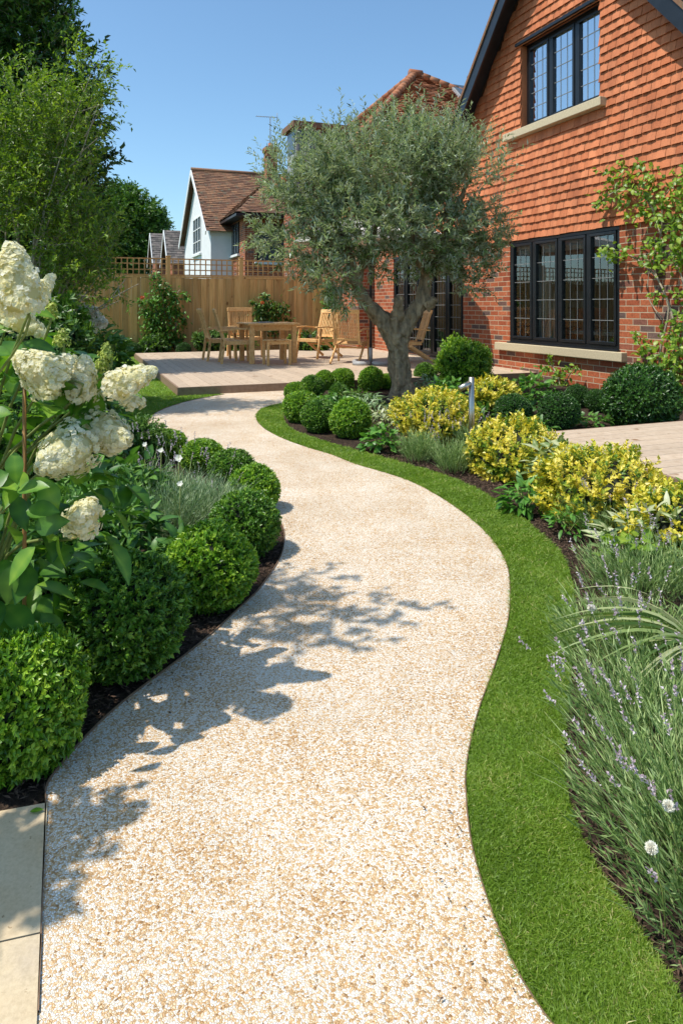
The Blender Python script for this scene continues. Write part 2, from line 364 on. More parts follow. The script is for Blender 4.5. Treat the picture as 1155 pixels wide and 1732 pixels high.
# ------------------------------------------------------------------ foliage
def leaf_arrays(P, D, N, L, W, tint, fold=.25, droop=0.0, mid=.42):
    n = len(P); D = unit(D); S = unit(np.cross(D, N)); U = np.cross(S, D)
    L = np.broadcast_to(L, n)[:, None]; W = np.broadcast_to(W, n)[:, None]
    mP = P + D * L * mid
    a = mP + S * W * .5 + U * W * fold; b = mP - S * W * .5 + U * W * fold
    tip = P + D * L - U * L * droop
    V = np.stack([P, a, tip, b], 1).reshape(-1, 3)
    i = np.arange(n)[:, None] * 4
    Fc = np.concatenate([i + np.array([[0, 1, 2]]), i + np.array([[0, 2, 3]])], 0)
    return V, Fc, np.repeat(tint, 4)
def big_leaf_arrays(P, D, N, L, W, tint, droop=.25, fold=.22, prof=((0, .04), (.18, .72), (.4, 1), (.65, .82), (.87, .38), (1, .02))):
    n = len(P); D = unit(D); S = unit(np.cross(D, N)); U = np.cross(S, D)
    L = np.broadcast_to(L, n)[:, None]; W = np.broadcast_to(W, n)[:, None]
    cols = []
    for t, w in prof:
        c = P + D * L * t - U * L * droop * t * t
        cols.append(np.stack([c + S * W * .5 * w + U * W * fold * w * .5, c, c - S * W * .5 * w + U * W * fold * w * .5], 1))
    k = len(prof); V = np.stack(cols, 1).reshape(-1, 3); rv_ = np.array([.09 if j % 2 else -.05 for j in range(k)]); tv = np.tile((rv_[:, None] + np.array([-.10, .22, -.10])[None]).ravel(), n)
    base = np.arange(n)[:, None] * (3 * k); Fs = []
    for j in range(k - 1):
        for c in (0, 1):
            q = np.array([[3 * j + c, 3 * j + c + 1, 3 * (j + 1) + c + 1, 3 * (j + 1) + c]]); Fs.append(base + q)
    return V, np.concatenate(Fs, 0), np.clip(np.repeat(tint, 3 * k) * .8 + tv, 0, 1)
def join_arrays(items):
    Vs = []; groups = {}; T = []; off = 0; 
    for (V, Fc, t), mi in items:
        Vs.append(V); T.append(t); k = Fc.shape[1]
        groups.setdefault(k, []).append((Fc + off, mi)); off += len(V)
    fl = []; ms = []
    for k, l in groups.items():
        fl.append(np.concatenate([x[0] for x in l])); ms.append(np.concatenate([np.full(len(x[0]), x[1]) for x in l]))
    return np.concatenate(Vs), fl, np.concatenate(T), np.concatenate(ms)
def ico_arrays(c, r, lump=.06, seed=0, sub=3):
    import bmesh
    bm = bmesh.new(); bmesh.ops.create_icosphere(bm, subdivisions=sub, radius=1)
    V = np.array([v.co[:] for v in bm.verts]); Fc = np.array([[v.index for v in f.verts] for f in bm.faces]); bm.free()
    rs = R(seed); V = V * (1 + lump * rs.normal(size=(len(V), 1)) * .5) * np.asarray(r) + np.asarray(c)
    return V, Fc, np.full(len(V), .3)
def lumpf(D, seed, amp):
    rs = R(seed + 99); s = np.zeros(len(D))
    for i in range(7):
        k = rs.normal(size=3) * (2.0 + i * .7); s += np.sin(D @ k + rs.uniform(0, 6.28)) / 7
    return 1 + amp * s * 2.2
def mound(name, seed, rad, n_tuft, per, L, W, mats, tuftlen=.1, lump=.06, up=.35, spread=.9, core=.8, zmin=-1.0, tmin=.15, tmax=1.0, fold=.25):
    """tufted leafy mound around the origin (local); rad = (rx,ry,rz)"""
    rs = R(seed); rad = np.array(rad)
    D = rsph(rs, n_tuft * 2); D = D[D[:, 2] > zmin][:n_tuft]; n = len(D)
    k = lumpf(D, seed, lump)
    ax = unit(D * [1, 1, .9] + np.array([0, 0, up]) + rs.normal(size=(n, 3)) * .35)
    depth = 1 - np.abs(rs.normal(size=n)) * .07
    B = D * rad * (k * depth)[:, None] - ax * tuftlen * rs.uniform(.3, .9, n)[:, None]
    P = np.repeat(B, per, 0); A = np.repeat(ax, per, 0); t = np.tile(np.linspace(.1, 1, per), n)
    P = P + A * (t * tuftlen)[:, None]
    rv = rsph(rs, len(P)); side = unit(rv - A * np.sum(rv * A, 1)[:, None])
    LD = unit(A * (1.1 - spread * (1 - t[:, None] * .55)) + side * spread)
    N = unit(A - LD * np.sum(A * LD, 1)[:, None] + rs.normal(size=P.shape) * .15)
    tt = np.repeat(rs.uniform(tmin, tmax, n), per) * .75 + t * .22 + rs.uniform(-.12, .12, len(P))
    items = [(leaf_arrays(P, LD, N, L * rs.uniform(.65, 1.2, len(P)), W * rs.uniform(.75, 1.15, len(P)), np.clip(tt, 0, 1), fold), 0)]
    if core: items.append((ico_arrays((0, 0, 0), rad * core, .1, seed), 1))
    V, Fl, T, ms = join_arrays(items)
    me = npmesh(name, V, Fl, T, ms)
    return me
def crown_arrays(seed, blobs, n_twig, per, twl, L, W, up=.2, inner=.55, droop=0, spread=.75, tb=(0, 1), gap=0.0):
    rs = R(seed); bl = np.array(blobs, dtype=float)
    w = (bl[:, 3] * bl[:, 4] * bl[:, 5]) ** (2 / 3); idx = rs.choice(len(bl), n_twig, p=w / w.sum())
    D = rsph(rs, n_twig); rr = rs.uniform(inner, 1.0, n_twig) ** .6
    k = lumpf(D, seed, .12)
    B = bl[idx, :3] + D * bl[idx, 3:6] * (rr * k)[:, None]
    ax = unit(D * .8 + np.array([0, 0, up]) + rs.normal(size=(n_twig, 3)) * .45)
    if gap > 0:
        q = np.sin(B[:, 0] * 5.1 + seed) + np.sin(B[:, 1] * 4.3 + B[:, 2] * 2.2) + np.sin(B[:, 2] * 5.7 + B[:, 0] * 1.7)
        keep = q > -3 + gap * 3; B = B[keep]; ax = ax[keep]; rr = rr[keep]
    n = len(B); P = np.repeat(B, per, 0); A = np.repeat(ax, per, 0)
    tl = np.repeat(twl * rs.uniform(.5, 1.3, n), per)
    t = np.tile(np.linspace(.05, 1, per), n); P = P + A * (t * tl)[:, None] + np.array([0, 0, -1.0]) * (droop * t * t * tl)[:, None]
    rv = rsph(rs, len(P)); side = unit(rv - A * np.sum(rv * A, 1)[:, None])
    LD = unit(A * .7 + side * spread)
    N = unit(rs.normal(size=P.shape) * .5 + np.array([0, 0, 1.0]))
    tt = np.repeat(rs.uniform(tb[0], tb[1], n), per) * .6 + .2 + rs.uniform(-.2, .2, len(P))
    la = leaf_arrays(P, LD, N, L * rs.uniform(.6, 1.25, len(P)), W * rs.uniform(.7, 1.2, len(P)), np.clip(tt, 0, 1), .2, .08)
    # thin twig slivers
    S = unit(np.cross(ax, rsph(rs, n))); e = B + ax * twl * .9
    r = .0022 if L < .09 else .006
    V = np.stack([B - S * r, B + S * r, e], 1).reshape(-1, 3); Fc = np.arange(n * 3).reshape(-1, 3)
    return la, (V, Fc, np.full(n * 3, .5))
def blades_arrays(rs, P, D, L, W, bend, seg=3, tint=None, face=None):
    """ribbons starting at P along D, bending down"""
    n = len(P); D = unit(D); L = np.broadcast_to(L, n); W = np.broadcast_to(W, n)
    H = D * [1, 1, 0] + rs.normal(size=(n, 3)) * [.05, .05, 0]; H = unit(H)
    S = unit(np.cross(D, [0, 0, 1.0]) + rs.normal(size=(n, 3)) * .5)
    Vs = []
    for j in range(seg + 1):
        t = j / seg
        c = P + D * (L * t)[:, None] + (H * (bend * .5) + np.array([0, 0, -bend])) * (L * t * t)[:, None]
        w = (W * (1 - t ** 2.2) + W * .06)[:, None] * .5
        Vs += [c - S * w, c + S * w]
    V = np.stack(Vs, 1).reshape(-1, 3); base = np.arange(n)[:, None] * (2 * (seg + 1))
    Fc = np.concatenate([base + np.array([[2 * j, 2 * j + 1, 2 * j + 3, 2 * j + 2]]) for j in range(seg)], 0)
    if tint is None: tint = rs.uniform(0, 1, n)
    return V, Fc, np.repeat(tint, 2 * (seg + 1))
def tuft_mesh(name, seed, n, spreadr, L, W, lean=.5, bend=.3, seg=3):
    rs = R(seed); a = rs.uniform(0, 6.28, n); q = rs.uniform(0, 1, n) ** .7
    P = np.stack([np.cos(a) * spreadr * q * .6, np.sin(a) * spreadr * q * .6, np.zeros(n)], 1)
    D = np.stack([np.cos(a) * q * lean, np.sin(a) * q * lean, np.ones(n)], 1) + rs.normal(size=(n, 3)) * .12
    V, Fc, T = blades_arrays(rs, P, D, L * rs.uniform(.5, 1.1, n), W, bend, seg)
    return npmesh(name, V, Fc, T)
def broad_mesh(name, seed, n, rad, L, W, droop=.35, upb=.6, zb=.1):
    rs = R(seed); D0 = rsph(rs, n); D0[:, 2] = np.abs(D0[:, 2])
    P = D0 * np.array(rad) * rs.uniform(.55, 1, n)[:, None] + [0, 0, zb]
    D = unit(D0 * [1, 1, .25] + rs.normal(size=(n, 3)) * .4 + [0, 0, .1])
    N = unit(np.array([0, 0, 1.0]) + rs.normal(size=(n, 3)) * .35 + D0 * .3)
    V, Fc, T = big_leaf_arrays(P, D, N, L * rs.uniform(.55, 1.15, n), W * rs.uniform(.6, 1.1, n), np.clip(rs.uniform(0, 1, n) * .6 + D0[:, 2] * .35, 0, 1), droop)
    return npmesh(name, V, Fc, T, smooth=True)
def pip(x, y, poly):
    inside = np.zeros(len(x), bool); n = len(poly); j = n - 1
    for i in range(n):
        xi, yi = poly[i]; xj, yj = poly[j]
        c = ((yi > y) != (yj > y)) & (x < (xj - xi) * (y - yi) / (yj - yi + 1e-12) + xi)
        inside ^= c; j = i
    return inside
def smooth(pts, k=8):
    out = []; n = len(pts)
    for i in range(n - 1):
        p0 = pts[max(i - 1, 0)]; p1 = pts[i]; p2 = pts[i + 1]; p3 = pts[min(i + 2, n - 1)]
        for j in range(k):
            t = j / k
            out.append(tuple(.5 * ((2 * p1[d]) + (-p0[d] + p2[d]) * t + (2 * p0[d] - 5 * p1[d] + 4 * p2[d] - p3[d]) * t * t + (-p0[d] + 3 * p1[d] - 3 * p2[d] + p3[d]) * t ** 3) for d in (0, 1)))
    out.append(tuple(pts[-1])); return out
def copy_tree(o, parent=None):
    c = o.copy(); COL.objects.link(c); c.parent = parent
    for ch in [x for x in bpy.data.objects if x.parent == o]: copy_tree(ch, c)
    return c
KIDS = {}
def dup(o, loc, rotz=0, scale=None, label=None):
    c = o.copy(); COL.objects.link(c); c.location = loc; c.rotation_euler = (0, 0, rotz)
    if scale is not None: c.scale = (scale,) * 3 if isinstance(scale, (int, float)) else scale
    if label: c['label'] = label
    for ch in o.children:
        d = ch.copy(); COL.objects.link(d); d.parent = c
        for g in ch.children:
            e = g.copy(); COL.objects.link(e); e.parent = d
    return c
bpy.context.view_layer.update()

# ------------------------------------------------------------------ house grid directions
TH = math.atan(.39)
u = Vector((-math.sin(TH), math.cos(TH), 0)); v = Vector((math.cos(TH), math.sin(TH), 0))
O = Vector((2.85, 11.5, 0))
HM = Matrix(((v.x, u.x, 0, O.x), (v.y, u.y, 0, O.y), (0, 0, 1, 0), (0, 0, 0, 1)))   # local (a into house, s along wall away, z)
def wl(px, py, off=0.0):
    """photo point on the wall plane a=-off -> (s, z)"""
    dx = (px - CX) / F
    Y = (O.x * v.x + O.y * v.y - off) / (dx * v.x + v.y)
    p = Vector((dx * Y, Y, HC - (py - HOR) / F * Y)); q = p - O
    return q.x * u.x + q.y * u.y, p.z

# ================================================================== SETTING
def sheet(name, poly, z, mat, kind='structure', thick=0):
    mb = MB(); n = len(poly)
    vs = [(p[0], p[1], z) for p in poly]
    import bmesh
    bm = bmesh.new(); bv = [bm.verts.new(p) for p in vs]; f = bm.faces.new(bv)
    if f.normal.z < 0: pass
    bm.normal_update()
    if f.normal.z < 0: bmesh.ops.reverse_faces(bm, faces=[f])
    if thick:
        for i in range(n):
            a = bm.verts.new((vs[i][0], vs[i][1], z - thick)); b = bm.verts.new((vs[(i + 1) % n][0], vs[(i + 1) % n][1], z - thick))
            bm.faces.new((bv[i], bv[(i + 1) % n], b, a))
    bmesh.ops.triangulate(bm, faces=[ff for ff in bm.faces if len(ff.verts) > 4])
    me = bpy.data.meshes.new(name); bm.to_mesh(me); bm.free()
    o = link(name, me, mat); o['kind'] = kind; return o
gm = MB(); gm.add([(-260, -200, -.01), (260, -200, -.01), (260, 420, -.01), (-260, 420, -.01)], [(0, 1, 2, 3)])
gm.build('ground', M['ground'])['kind'] = 'structure'
# garden bed (mulch) covering the plot, slight undulation
nx, ny = 90, 150
xs = np.linspace(-9, 9, nx); ys = np.linspace(-2, 18.6, ny); XX, YY = np.meshgrid(xs, ys)
ZZ = .002 + .004 * np.sin(XX * 3.1) * np.sin(YY * 2.3)
idx = np.arange(nx * ny).reshape(ny, nx)
q = np.stack([idx[:-1, :-1], idx[:-1, 1:], idx[1:, 1:], idx[1:, :-1]], -1).reshape(-1, 4)
link('garden_soil', npmesh('garden_soil', np.stack([XX, YY, ZZ], -1).reshape(-1, 3), q, np.full(nx * ny, .5)), M['soil'])['kind'] = 'structure'

path_right = [(480, 683), (445, 692), (433, 706), (443, 724), (475, 743), (520, 760), (560, 772), (600, 788), (650, 803), (696, 819), (744, 845), (792, 879), (831, 917), (855, 956), (862, 1000), (858, 1058), (837, 1130), (808, 1212), (789, 1298), (788, 1361), (798, 1443), (827, 1543), (870, 1649), (921, 1732)]
PR = smooth([G(*p) for p in path_right]) + [(.46, .9), (.62, .6), (.8, 0), (.9, -1)]
path_left = [(380, 669), (330, 678), (288, 690), (262, 702), (250, 714), (248, 726), (258, 744), (296, 774), (360, 805), (418, 838), (455, 866), (474, 888), (481, 912), (475, 947), (442, 999), (403, 1038), (355, 1083), (312, 1118), (260, 1157), (208, 1198), (165, 1237), (117, 1289), (82, 1336), (78, 1370)]
PL = smooth([G(*p) for p in path_left]) + [G(65, 1732), (-.50, .6), (-.55, -1)]
deckfront_a = G(360, 667); deckfront_b = G(500, 663)
path_poly = PL[::-1] + [(deckfront_b[0] - 1.2, deckfront_b[1] + .5), (deckfront_b[0] - .2, deckfront_b[1] + .7)] + PR
path_poly = PL[::-1] + [(-1.75, 9.2), (-.55, 9.5)] + PR
sheet('gravel_path', path_poly, .016, M['gravel'], thick=.02)
def strip(name, line, w, z0, z1, mat, parent=None):
    mb = MB(); n = len(line); vs = []
    for i, p in enumerate(line):
        a = Vector(line[max(i - 1, 0)]); b = Vector(line[min(i + 1, n - 1)]); d = (b - a).normalized(); nn = Vector((-d.y, d.x)) * w / 2
        for s, z in ((-1, z0), (-1, z1), (1, z1), (1, z0)): vs.append((p[0] + nn.x * s, p[1] + nn.y * s, z))
    fs = [(4 * i + k, 4 * i + k + 1, 4 * i + k + 5, 4 * i + k + 4) for i in range(n - 1) for k in range(3)]
    mb.add(vs, fs); return mb.build(name, mat, parent)
strip('path_edging_left', PL[:-2], .003, -.01, .022, M['edge'])['kind'] = 'structure'
strip('path_edging_right', PR, .003, -.01, .0165, M['edge'])['kind'] = 'structure'
# lawn strip on the right of the path
lawn_out = [(478, 700), (482, 715), (500, 731), (545, 747), (600, 763), (696, 790), (744, 804), (792, 823), (840, 850), (888, 884), (936, 927), (958, 958), (968, 996), (973, 1068), (966, 1130), (959, 1207), (954, 1284), (959, 1347), (981, 1418), (1024, 1505), (1072, 1572), (1120, 1649), (1155, 1711)]
LO = smooth([G(*p) for p in lawn_out]) + [(.75, .85), (1.0, .5), (1.25, -.2), (1.4, -1)]
lawnR = PR + LO[::-1]
sheet('lawn_strip', lawnR, .010, M['turf'])
# left lawn around the deck
left_bound = [(262, 745), (240, 728), (215, 705), (196, 680), (180, 650), (170, 625), (150, 604), (120, 597)]
LB = smooth([G(*p) for p in left_bound])
dc = [G(303, 668), G(238, 600)]
lawnL = [G(262, 745)] + LB[1:] + [G(238, 597), (-2.0, 9.0), (-1.6, 9.1)] + smooth([G(*p) for p in path_left[:7]])
sheet('lawn', lawnL, .010, M['turf'])
def grass(name, poly, n, seed, ybias=1.6, hgt=.017, wid=.0022, excl=None):
    rs = R(seed); P = np.array(poly); x0, y0 = P.min(0); x1, y1 = P.max(0); y0 = max(y0, .85)
    X = []; Y = []; got = 0
    while got < n:
        m = n * 4; t = rs.uniform(0, 1, m)
        # density falls as 1/Y^ybias
        a = 1 - ybias; yy = (y0 ** a + t * (y1 ** a - y0 ** a)) ** (1 / a); xx = rs.uniform(x0, x1, m)
        k = pip(xx, yy, poly)
        X.append(xx[k]); Y.append(yy[k]); got += k.sum()
    X = np.concatenate(X)[:n]; Y = np.concatenate(Y)[:n]
    sc = np.clip(Y / 2.0, .8, 5) ** .75
    Pp = np.stack([X, Y, np.full(n, .008)], 1)
    cl = np.sin(X * 23 + Y * 11) + np.sin(Y * 31 - X * 17)
    D = np.stack([np.sin(X * 9 + Y * 7) * .14, np.cos(Y * 8 - X * 5) * .14, np.ones(n)], 1) + rs.normal(size=(n, 3)) * [.45, .45, .2]
    V, Fc, T = blades_arrays(rs, Pp, D, hgt * rs.uniform(.4, 1.4, n) * (1 + .5 * (rs.uniform(0, 1, n) > .96)) * (1 + .12 * cl) * np.clip(sc, 1, 1.5), wid * sc, .35, 2, np.clip(rs.normal(.45, .2, n) + .06 * cl, 0, 1) + (rs.uniform(0, 1, n) > .985) * .6)
    o = link(name, npmesh(name, V, Fc, T), M['grass']); o['kind'] = 'stuff'; return o
tag(grass('grass', lawnR, 210000, 5), 'short green grass of the curved strip beside the gravel path', 'grass')
tag(grass('grass', lawnL, 45000, 6, 1.5), 'short green grass around the far left of the deck', 'grass')
# paving slabs bottom left
sl = MB()
c0 = Vector((*G(82, 1372), 0)); e0 = Vector((*G(66, 1732), 0)); dd = (c0 - e0).normalized(); nn = Vector((-dd.y, dd.x, 0))
if nn.x > 0: nn = -nn
j0 = Vector((*G(69, 1598), 0)); L0 = (c0 - j0).length
row = [(0, L0), (L0, L0 + .45), (L0 + .45, L0 + .9), (L0 + .9, L0 + 1.35)]
skew = (Vector((*G(0, 1387), 0)) - c0).normalized()
for (a, b) in row:
    for c in range(3):
        p = [c0 - dd * (a + .002)  + skew * (c * .6 + .001), c0 - dd * (a + .002) + skew * (c * .6 + .6), c0 - dd * (b - .002) + skew * (c * .6 + .6), c0 - dd * (b - .002) + skew * (c * .6 + .004)]
        sl.add([(q.x, q.y, .022) for q in p] + [(q.x, q.y, .0) for q in p], [(0, 1, 2, 3), (0, 4, 5, 1), (1, 5, 6, 2), (2, 6, 7, 3), (3, 7, 4, 0)])
sl.build('paving', M['slab'])['kind'] = 'structure'
me = sl
# deck
def deckbuild(name, corner, du, dv, nu, w, L, z, fas=True, seed=1):
    """boards of width w stacked along dv, each running L along du"""
    rs = random.Random(seed); mb = MB(); c = Vector(corner)
    X = Matrix(((du.x, dv.x, 0, c.x), (du.y, dv.y, 0, c.y), (0, 0, 1, 0), (0, 0, 0, 1)))
    for i in range(nu):
        mb.box((0, i * w + .0025, z - .024), (L, (i + 1) * w - .0025, z), X, rs.random())
        
    if fas:
        mb.box((-.022, -.022, 0), (0, nu * w + .022, z - .002), X, .5, 1)
        mb.box((-.002, -.022, 0), (L, 0, z - .002), X, .5, 1)
        mb.box((.02, .02, .0), (L - .02, nu * w - .02, z - .06), X, .5, 1)
    o = mb.build(name, [M['deck'], M['fascia']], None, True, .0015); o['kind'] = 'structure'; return o
A = Vector((*G(303, 655, .12), 0))
deckbuild('deck', A, u, v, 40, .145, 6.9, .12)
B2 = Vector((1.50, 5.62, 0))
deckbuild('terrace_deck', B2 + v * 0 , v, -u, 14, .145, 3.6, .12, seed=3)

# fallen leaf and bark chips (stuff) in the beds beside the path
def mulch(name, poly, n, seed):
    rs = R(seed); P = np.array(poly); x0, y0 = P.min(0); x1, y1 = P.max(0)
    xx = rs.uniform(x0, x1, n * 5); yy = rs.uniform(y0, y1, n * 5); k = pip(xx, yy, poly); xx = xx[k][:n]; yy = yy[k][:n]; m = len(xx)
    Pp = np.stack([xx, yy, rs.uniform(.003, .02, m)], 1); D = rs.normal(size=(m, 3)) * [1, 1, .3]; N = rs.normal(size=(m, 3)) * .6 + [0, 0, 1]
    V, Fc, T = leaf_arrays(Pp, D, N, rs.uniform(.008, .032, m), rs.uniform(.0025, .007, m), rs.uniform(0, 1, m), .3)
    o = link(name, npmesh(name, V, Fc, T), M['chip']); o['kind'] = 'stuff'; return o
bedL = [p for p in PL[56:-3]] 
bl = [(p[0] - .005, p[1]) for p in bedL] + [(p[0] - .55, p[1] + .12) for p in bedL[::-1]]
tag(mulch('bark_mulch', bl, 15000, 1), 'dark bark mulch under the box balls left of the path', 'mulch')
br = [(p[0] + .005, p[1]) for p in LO[30:-2]] + [(p[0] + .42, p[1] + .1) for p in LO[30:-2][::-1]]
tag(mulch('bark_mulch', br, 20000, 2), 'reddish bark mulch between the grass strip and lavender', 'mulch')
rs = R(8); dbn = 70; q_ = rs.randint(40, len(PL) - 30, dbn); dx_ = np.abs(rs.normal(size=dbn)) * .07 + .01
Pp = np.array([[PL[i][0] + d, PL[i][1] - d * .3, .022] for i, d in zip(q_, dx_)]); V_, F_, T_ = leaf_arrays(Pp, rs.normal(size=(dbn, 3)) * [1, 1, .1], rs.normal(size=(dbn, 3)) * .2 + [0, 0, 1], rs.uniform(.006, .016, dbn), .006, rs.uniform(0, 1, dbn), .3)
dbm = 90; q_ = rs.randint(30, len(PR) - 6, dbm); Pq = np.array([[PR[i][0] - abs(rs.normal()) * .06 - .008, PR[i][1], .022] for i in q_]); W_, G_, U_ = leaf_arrays(Pq, rs.normal(size=(dbm, 3)) * [1, 1, .1], rs.normal(size=(dbm, 3)) * .2 + [0, 0, 1], rs.uniform(.005, .013, dbm), .004, rs.uniform(0, 1, dbm), .3)
F_ = np.concatenate([F_, G_ + len(V_)]); V_ = np.concatenate([V_, W_]); T_ = np.concatenate([T_, U_])
tag(link('leaf_litter', npmesh('leaf_litter', V_, F_, T_), M['chip']), 'scattered brown leaf litter along the edges of the gravel path', 'leaf litter', kind='stuff')
fl = G(51, 1392)
rs = R(3); V_, F_, T_ = big_leaf_arrays(np.array([[fl[0], fl[1], .026]]), np.array([[1, .15, .05]]), np.array([[0, 0, 1.0]]), .03, .016, np.array([.6]), .0)
tag(link('fallen_leaf', npmesh('fallen_leaf', V_, F_, T_, smooth=True), M['hyd']), 'single small green leaf fallen on the stone paving slab', 'leaf')

# ================================================================== HOUSE
house = bpy.data.objects.new('house', None); COL.objects.link(house)
house.matrix_world = HM; house.location = O; house.rotation_euler = (0, 0, TH)
tag(house, 'brick house with orange hung tiles, black leaded windows and steep gable beside the garden', 'house')
def H(mb, name, mats, parent=None, bevel=0):
    return mb.build(name, mats, parent or house, False, bevel)
S0, S1, SE = -4.3, 3.0, 5.6     # gable wall ends; single storey extension end
sap, zap = -1.28, 7.42; slope = 1.15
zt = 2.29   # bottom of tile hanging
lw = (wl(1047, 500)[0], wl(862, 500)[0], .575, 2.29)   # lower window s0,s1,z0,z1
dw = (1.52, 4.55, .14, 2.27)
def roofz(s): return zap - slope * abs(s - sap)
uw = (wl(1014, 100)[0], wl(882, 100)[0], 4.07, 5.45)
# brick wall with openings: boxes butted around them
w = MB()
def wb(s0, s1, z0, z1, th=.26): w.box((0, s0, z0), (th, s1, z1))
wb(S0, lw[0], -.05, zt); wb(lw[0], lw[1], -.05, lw[2]); wb(lw[1], dw[0], -.05, zt); wb(dw[0], dw[1], -.05, dw[2]); wb(dw[1], SE, -.05, zt)
wb(S1, SE, zt, 3.0)
w.box((.26, SE - .26, -.05), (6, SE, 3.0)); w.box((.26, S0, -.05), (6, S0 + .26, 3.9))
H(w, 'brick_wall', M['brick'])
cp = MB(); cp.box((-.05, S1, 3.003), (.31, SE + .05, 3.07)); H(cp, 'coping', M['stone'], bevel=.006)
# backing wall of upper storey (gable) with window opening
gb = MB()
def gable_piece(s0, s1, z0, z1):
    gb.box((.0, s0, z0), (.2, s1, z1))
gable_piece(S0, S1, zt + .003, 4.0)
poly = []
zb = 4.003
def gslice(s0, s1, zlo, zhi=None):
    a = min(roofz(s0), zhi) if zhi else roofz(s0); b = min(roofz(s1), zhi) if zhi else roofz(s1)
    if max(a, b) <= zlo: return
    a = max(a, zlo); b = max(b, zlo)
    vs = [(0, s0, zlo), (0, s1, zlo), (0, s1, b), (0, s0, a), (.2, s0, zlo), (.2, s1, zlo), (.2, s1, b), (.2, s0, a)]
    gb.add(vs, [(0, 3, 2, 1), (4, 5, 6, 7), (0, 1, 5, 4), (1, 2, 6, 5), (2, 3, 7, 6), (3, 0, 4, 7)])
gslice(max(S0, sap - (zap - zb) / slope), uw[0], zb)
gslice(uw[1], sap + (zap - zb) / slope, zb)
gb.box((.004, sap + (zap - zb) / slope - .25, zb), (.2, S1, 4.32))
gslice(uw[0], sap, uw[3]); gslice(sap, uw[1], uw[3])
gb.box((0, uw[0], zb), (.2, uw[1], uw[2]))
H(gb, 'gable_wall', M['tile'])
# hung tiles
rt = random.Random(7); tl = MB(); gauge = .127; tw_ = .152
row_i = 0; z = zt - .03
while z < 7.4:
    s = S0 - .02 + (tw_ / 2 if row_i % 2 else 0)
    while s < S1:
        c = s + tw_ / 2; top = z + gauge + .02
        inwin = (c > uw[0] - .0 and c < uw[1] + .0 and z + gauge * .8 > uw[2] - .12 and z < uw[3] - .02)
        if not inwin and (roofz(c) > z + .05 or (c > 1.2 and z < 4.2)):
            j = rt.uniform(-.005, .004); jz = rt.uniform(-.006, .005); th = .013
            sa, sb = s + .0022, s + tw_ - .0022
            if sb > uw[0] and sa < uw[1] and uw[2] - .12 < z + gauge * .8 and z < uw[3] - .02:
                if c < uw[0]: sb = min(sb, uw[0])
                else: sa = max(sa, uw[1])
            if lw[0] - .02 < c < lw[1] and z < zt - .02 and False: pass
            bow = rt.uniform(.003, .009)
            o0 = -.034 + j; o1 = -.008
            mids = (sa + sb) / 2
            vs = []
            for zz, oo in ((z + jz, o0), (top, o1)):
                for ss, bb in ((sa, 0), (mids, bow if zz < top else 0), (sb, 0)):
                    vs.append((oo - bb, ss, zz))
            vs += [(x + th, y_, z_) for (x, y_, z_) in vs]
            fs = [(0, 3, 4, 1), (1, 4, 5, 2), (0, 1, 7, 6), (1, 2, 8, 7), (0, 6, 9, 3), (2, 5, 11, 8), (6, 7, 10, 9), (7, 8, 11, 10)]
            tl.add(vs, fs, rt.random())
        s += tw_
    z += gauge; row_i += 1
H(tl, 'hung_tiles', M['tile'])
# tiled reveal on the far side of upper window
# roof of the gable wing, slopes running into the house
rf = MB(); over = .36
def roof_plane(mb, p00, p10, p11, p01, seed, gz=.17, wz=.20, th=.02, lift=.03, mi=0):
    """tiles from eave edge (p00->p10) up to ridge (p01->p11)"""
    p00, p10, p11, p01 = map(Vector, (p00, p10, p11, p01)); rg = random.Random(seed)
    up = (p01 - p00).length; nr = max(1, int(up / gz)); nrm = (p10 - p00).cross(p01 - p00).normalized()
    if nrm.z < 0: nrm = -nrm
    mb.add([p00, p10, p11, p01], [(0, 1, 2, 3)], .2, mi)
    for r in range(nr):
        t0 = r / nr; t1 = min(1, (r + 1.06) / nr)
        a0 = p00.lerp(p01, t0); a1 = p10.lerp(p11, t0); b0 = p00.lerp(p01, t1); b1 = p10.lerp(p11, t1)
        ln = (a1 - a0).length; nc = max(1, int(ln / wz))
        for c in range(nc):
            c0 = (c + (.5 if r % 2 else 0)) / nc; c1 = min(1, c0 + .97 / nc)
            if c0 >= 1: continue
            h = lift * rg.uniform(.7, 1.35)
            q = [a0.lerp(a1, c0) + nrm * h, a0.lerp(a1, c1) + nrm * h, b0.lerp(b1, c1) + nrm * .008, b0.lerp(b1, c0) + nrm * .008]
            mb.add(q + [q[0] - nrm * th, q[1] - nrm * th], [(0, 1, 2, 3), (0, 4, 5, 1)], rg.random(), mi)
EV = 4.2
sl_, sr_ = sap + (zap - EV) / slope, sap - (zap - EV) / slope
zof = .16
for sgn, se in ((1, sl_), (-1, sr_)):
    roof_plane(rf, (-over, se, EV + zof), (6, se, EV + zof), (6, sap, zap + zof), (-over, sap, zap + zof), 11 + sgn, .11, .17)
# verge undercloak (brown timber edge) 
for sgn, se in ((1, sl_), (-1, sr_)):
    rf.bar((-over + .03, se, EV + .11), (-over + .03, sap, zap + .11), .10, .05, (0, 0, 1), .6)
H(rf, 'roof', M['rooftile'])
bg = MB()
for sgn, se in ((1, sl_), (-1, sr_)):
    bg.bar((-over + .02, se, EV - .03), (-over + .02, sap, zap - .03), .035, .25, (0, 0, 1))
    bg.bar((-over + .05, se, EV + .07), (-over + .05, sap, zap + .07), .10, .05, (0, 0, 1))
    # soffit
    bg.bar((-over / 2, se, EV + .05), (-over / 2, sap, zap + .05), over - .06, .02, (0, 0, 1))
H(bg, 'bargeboard', M['bargem'])
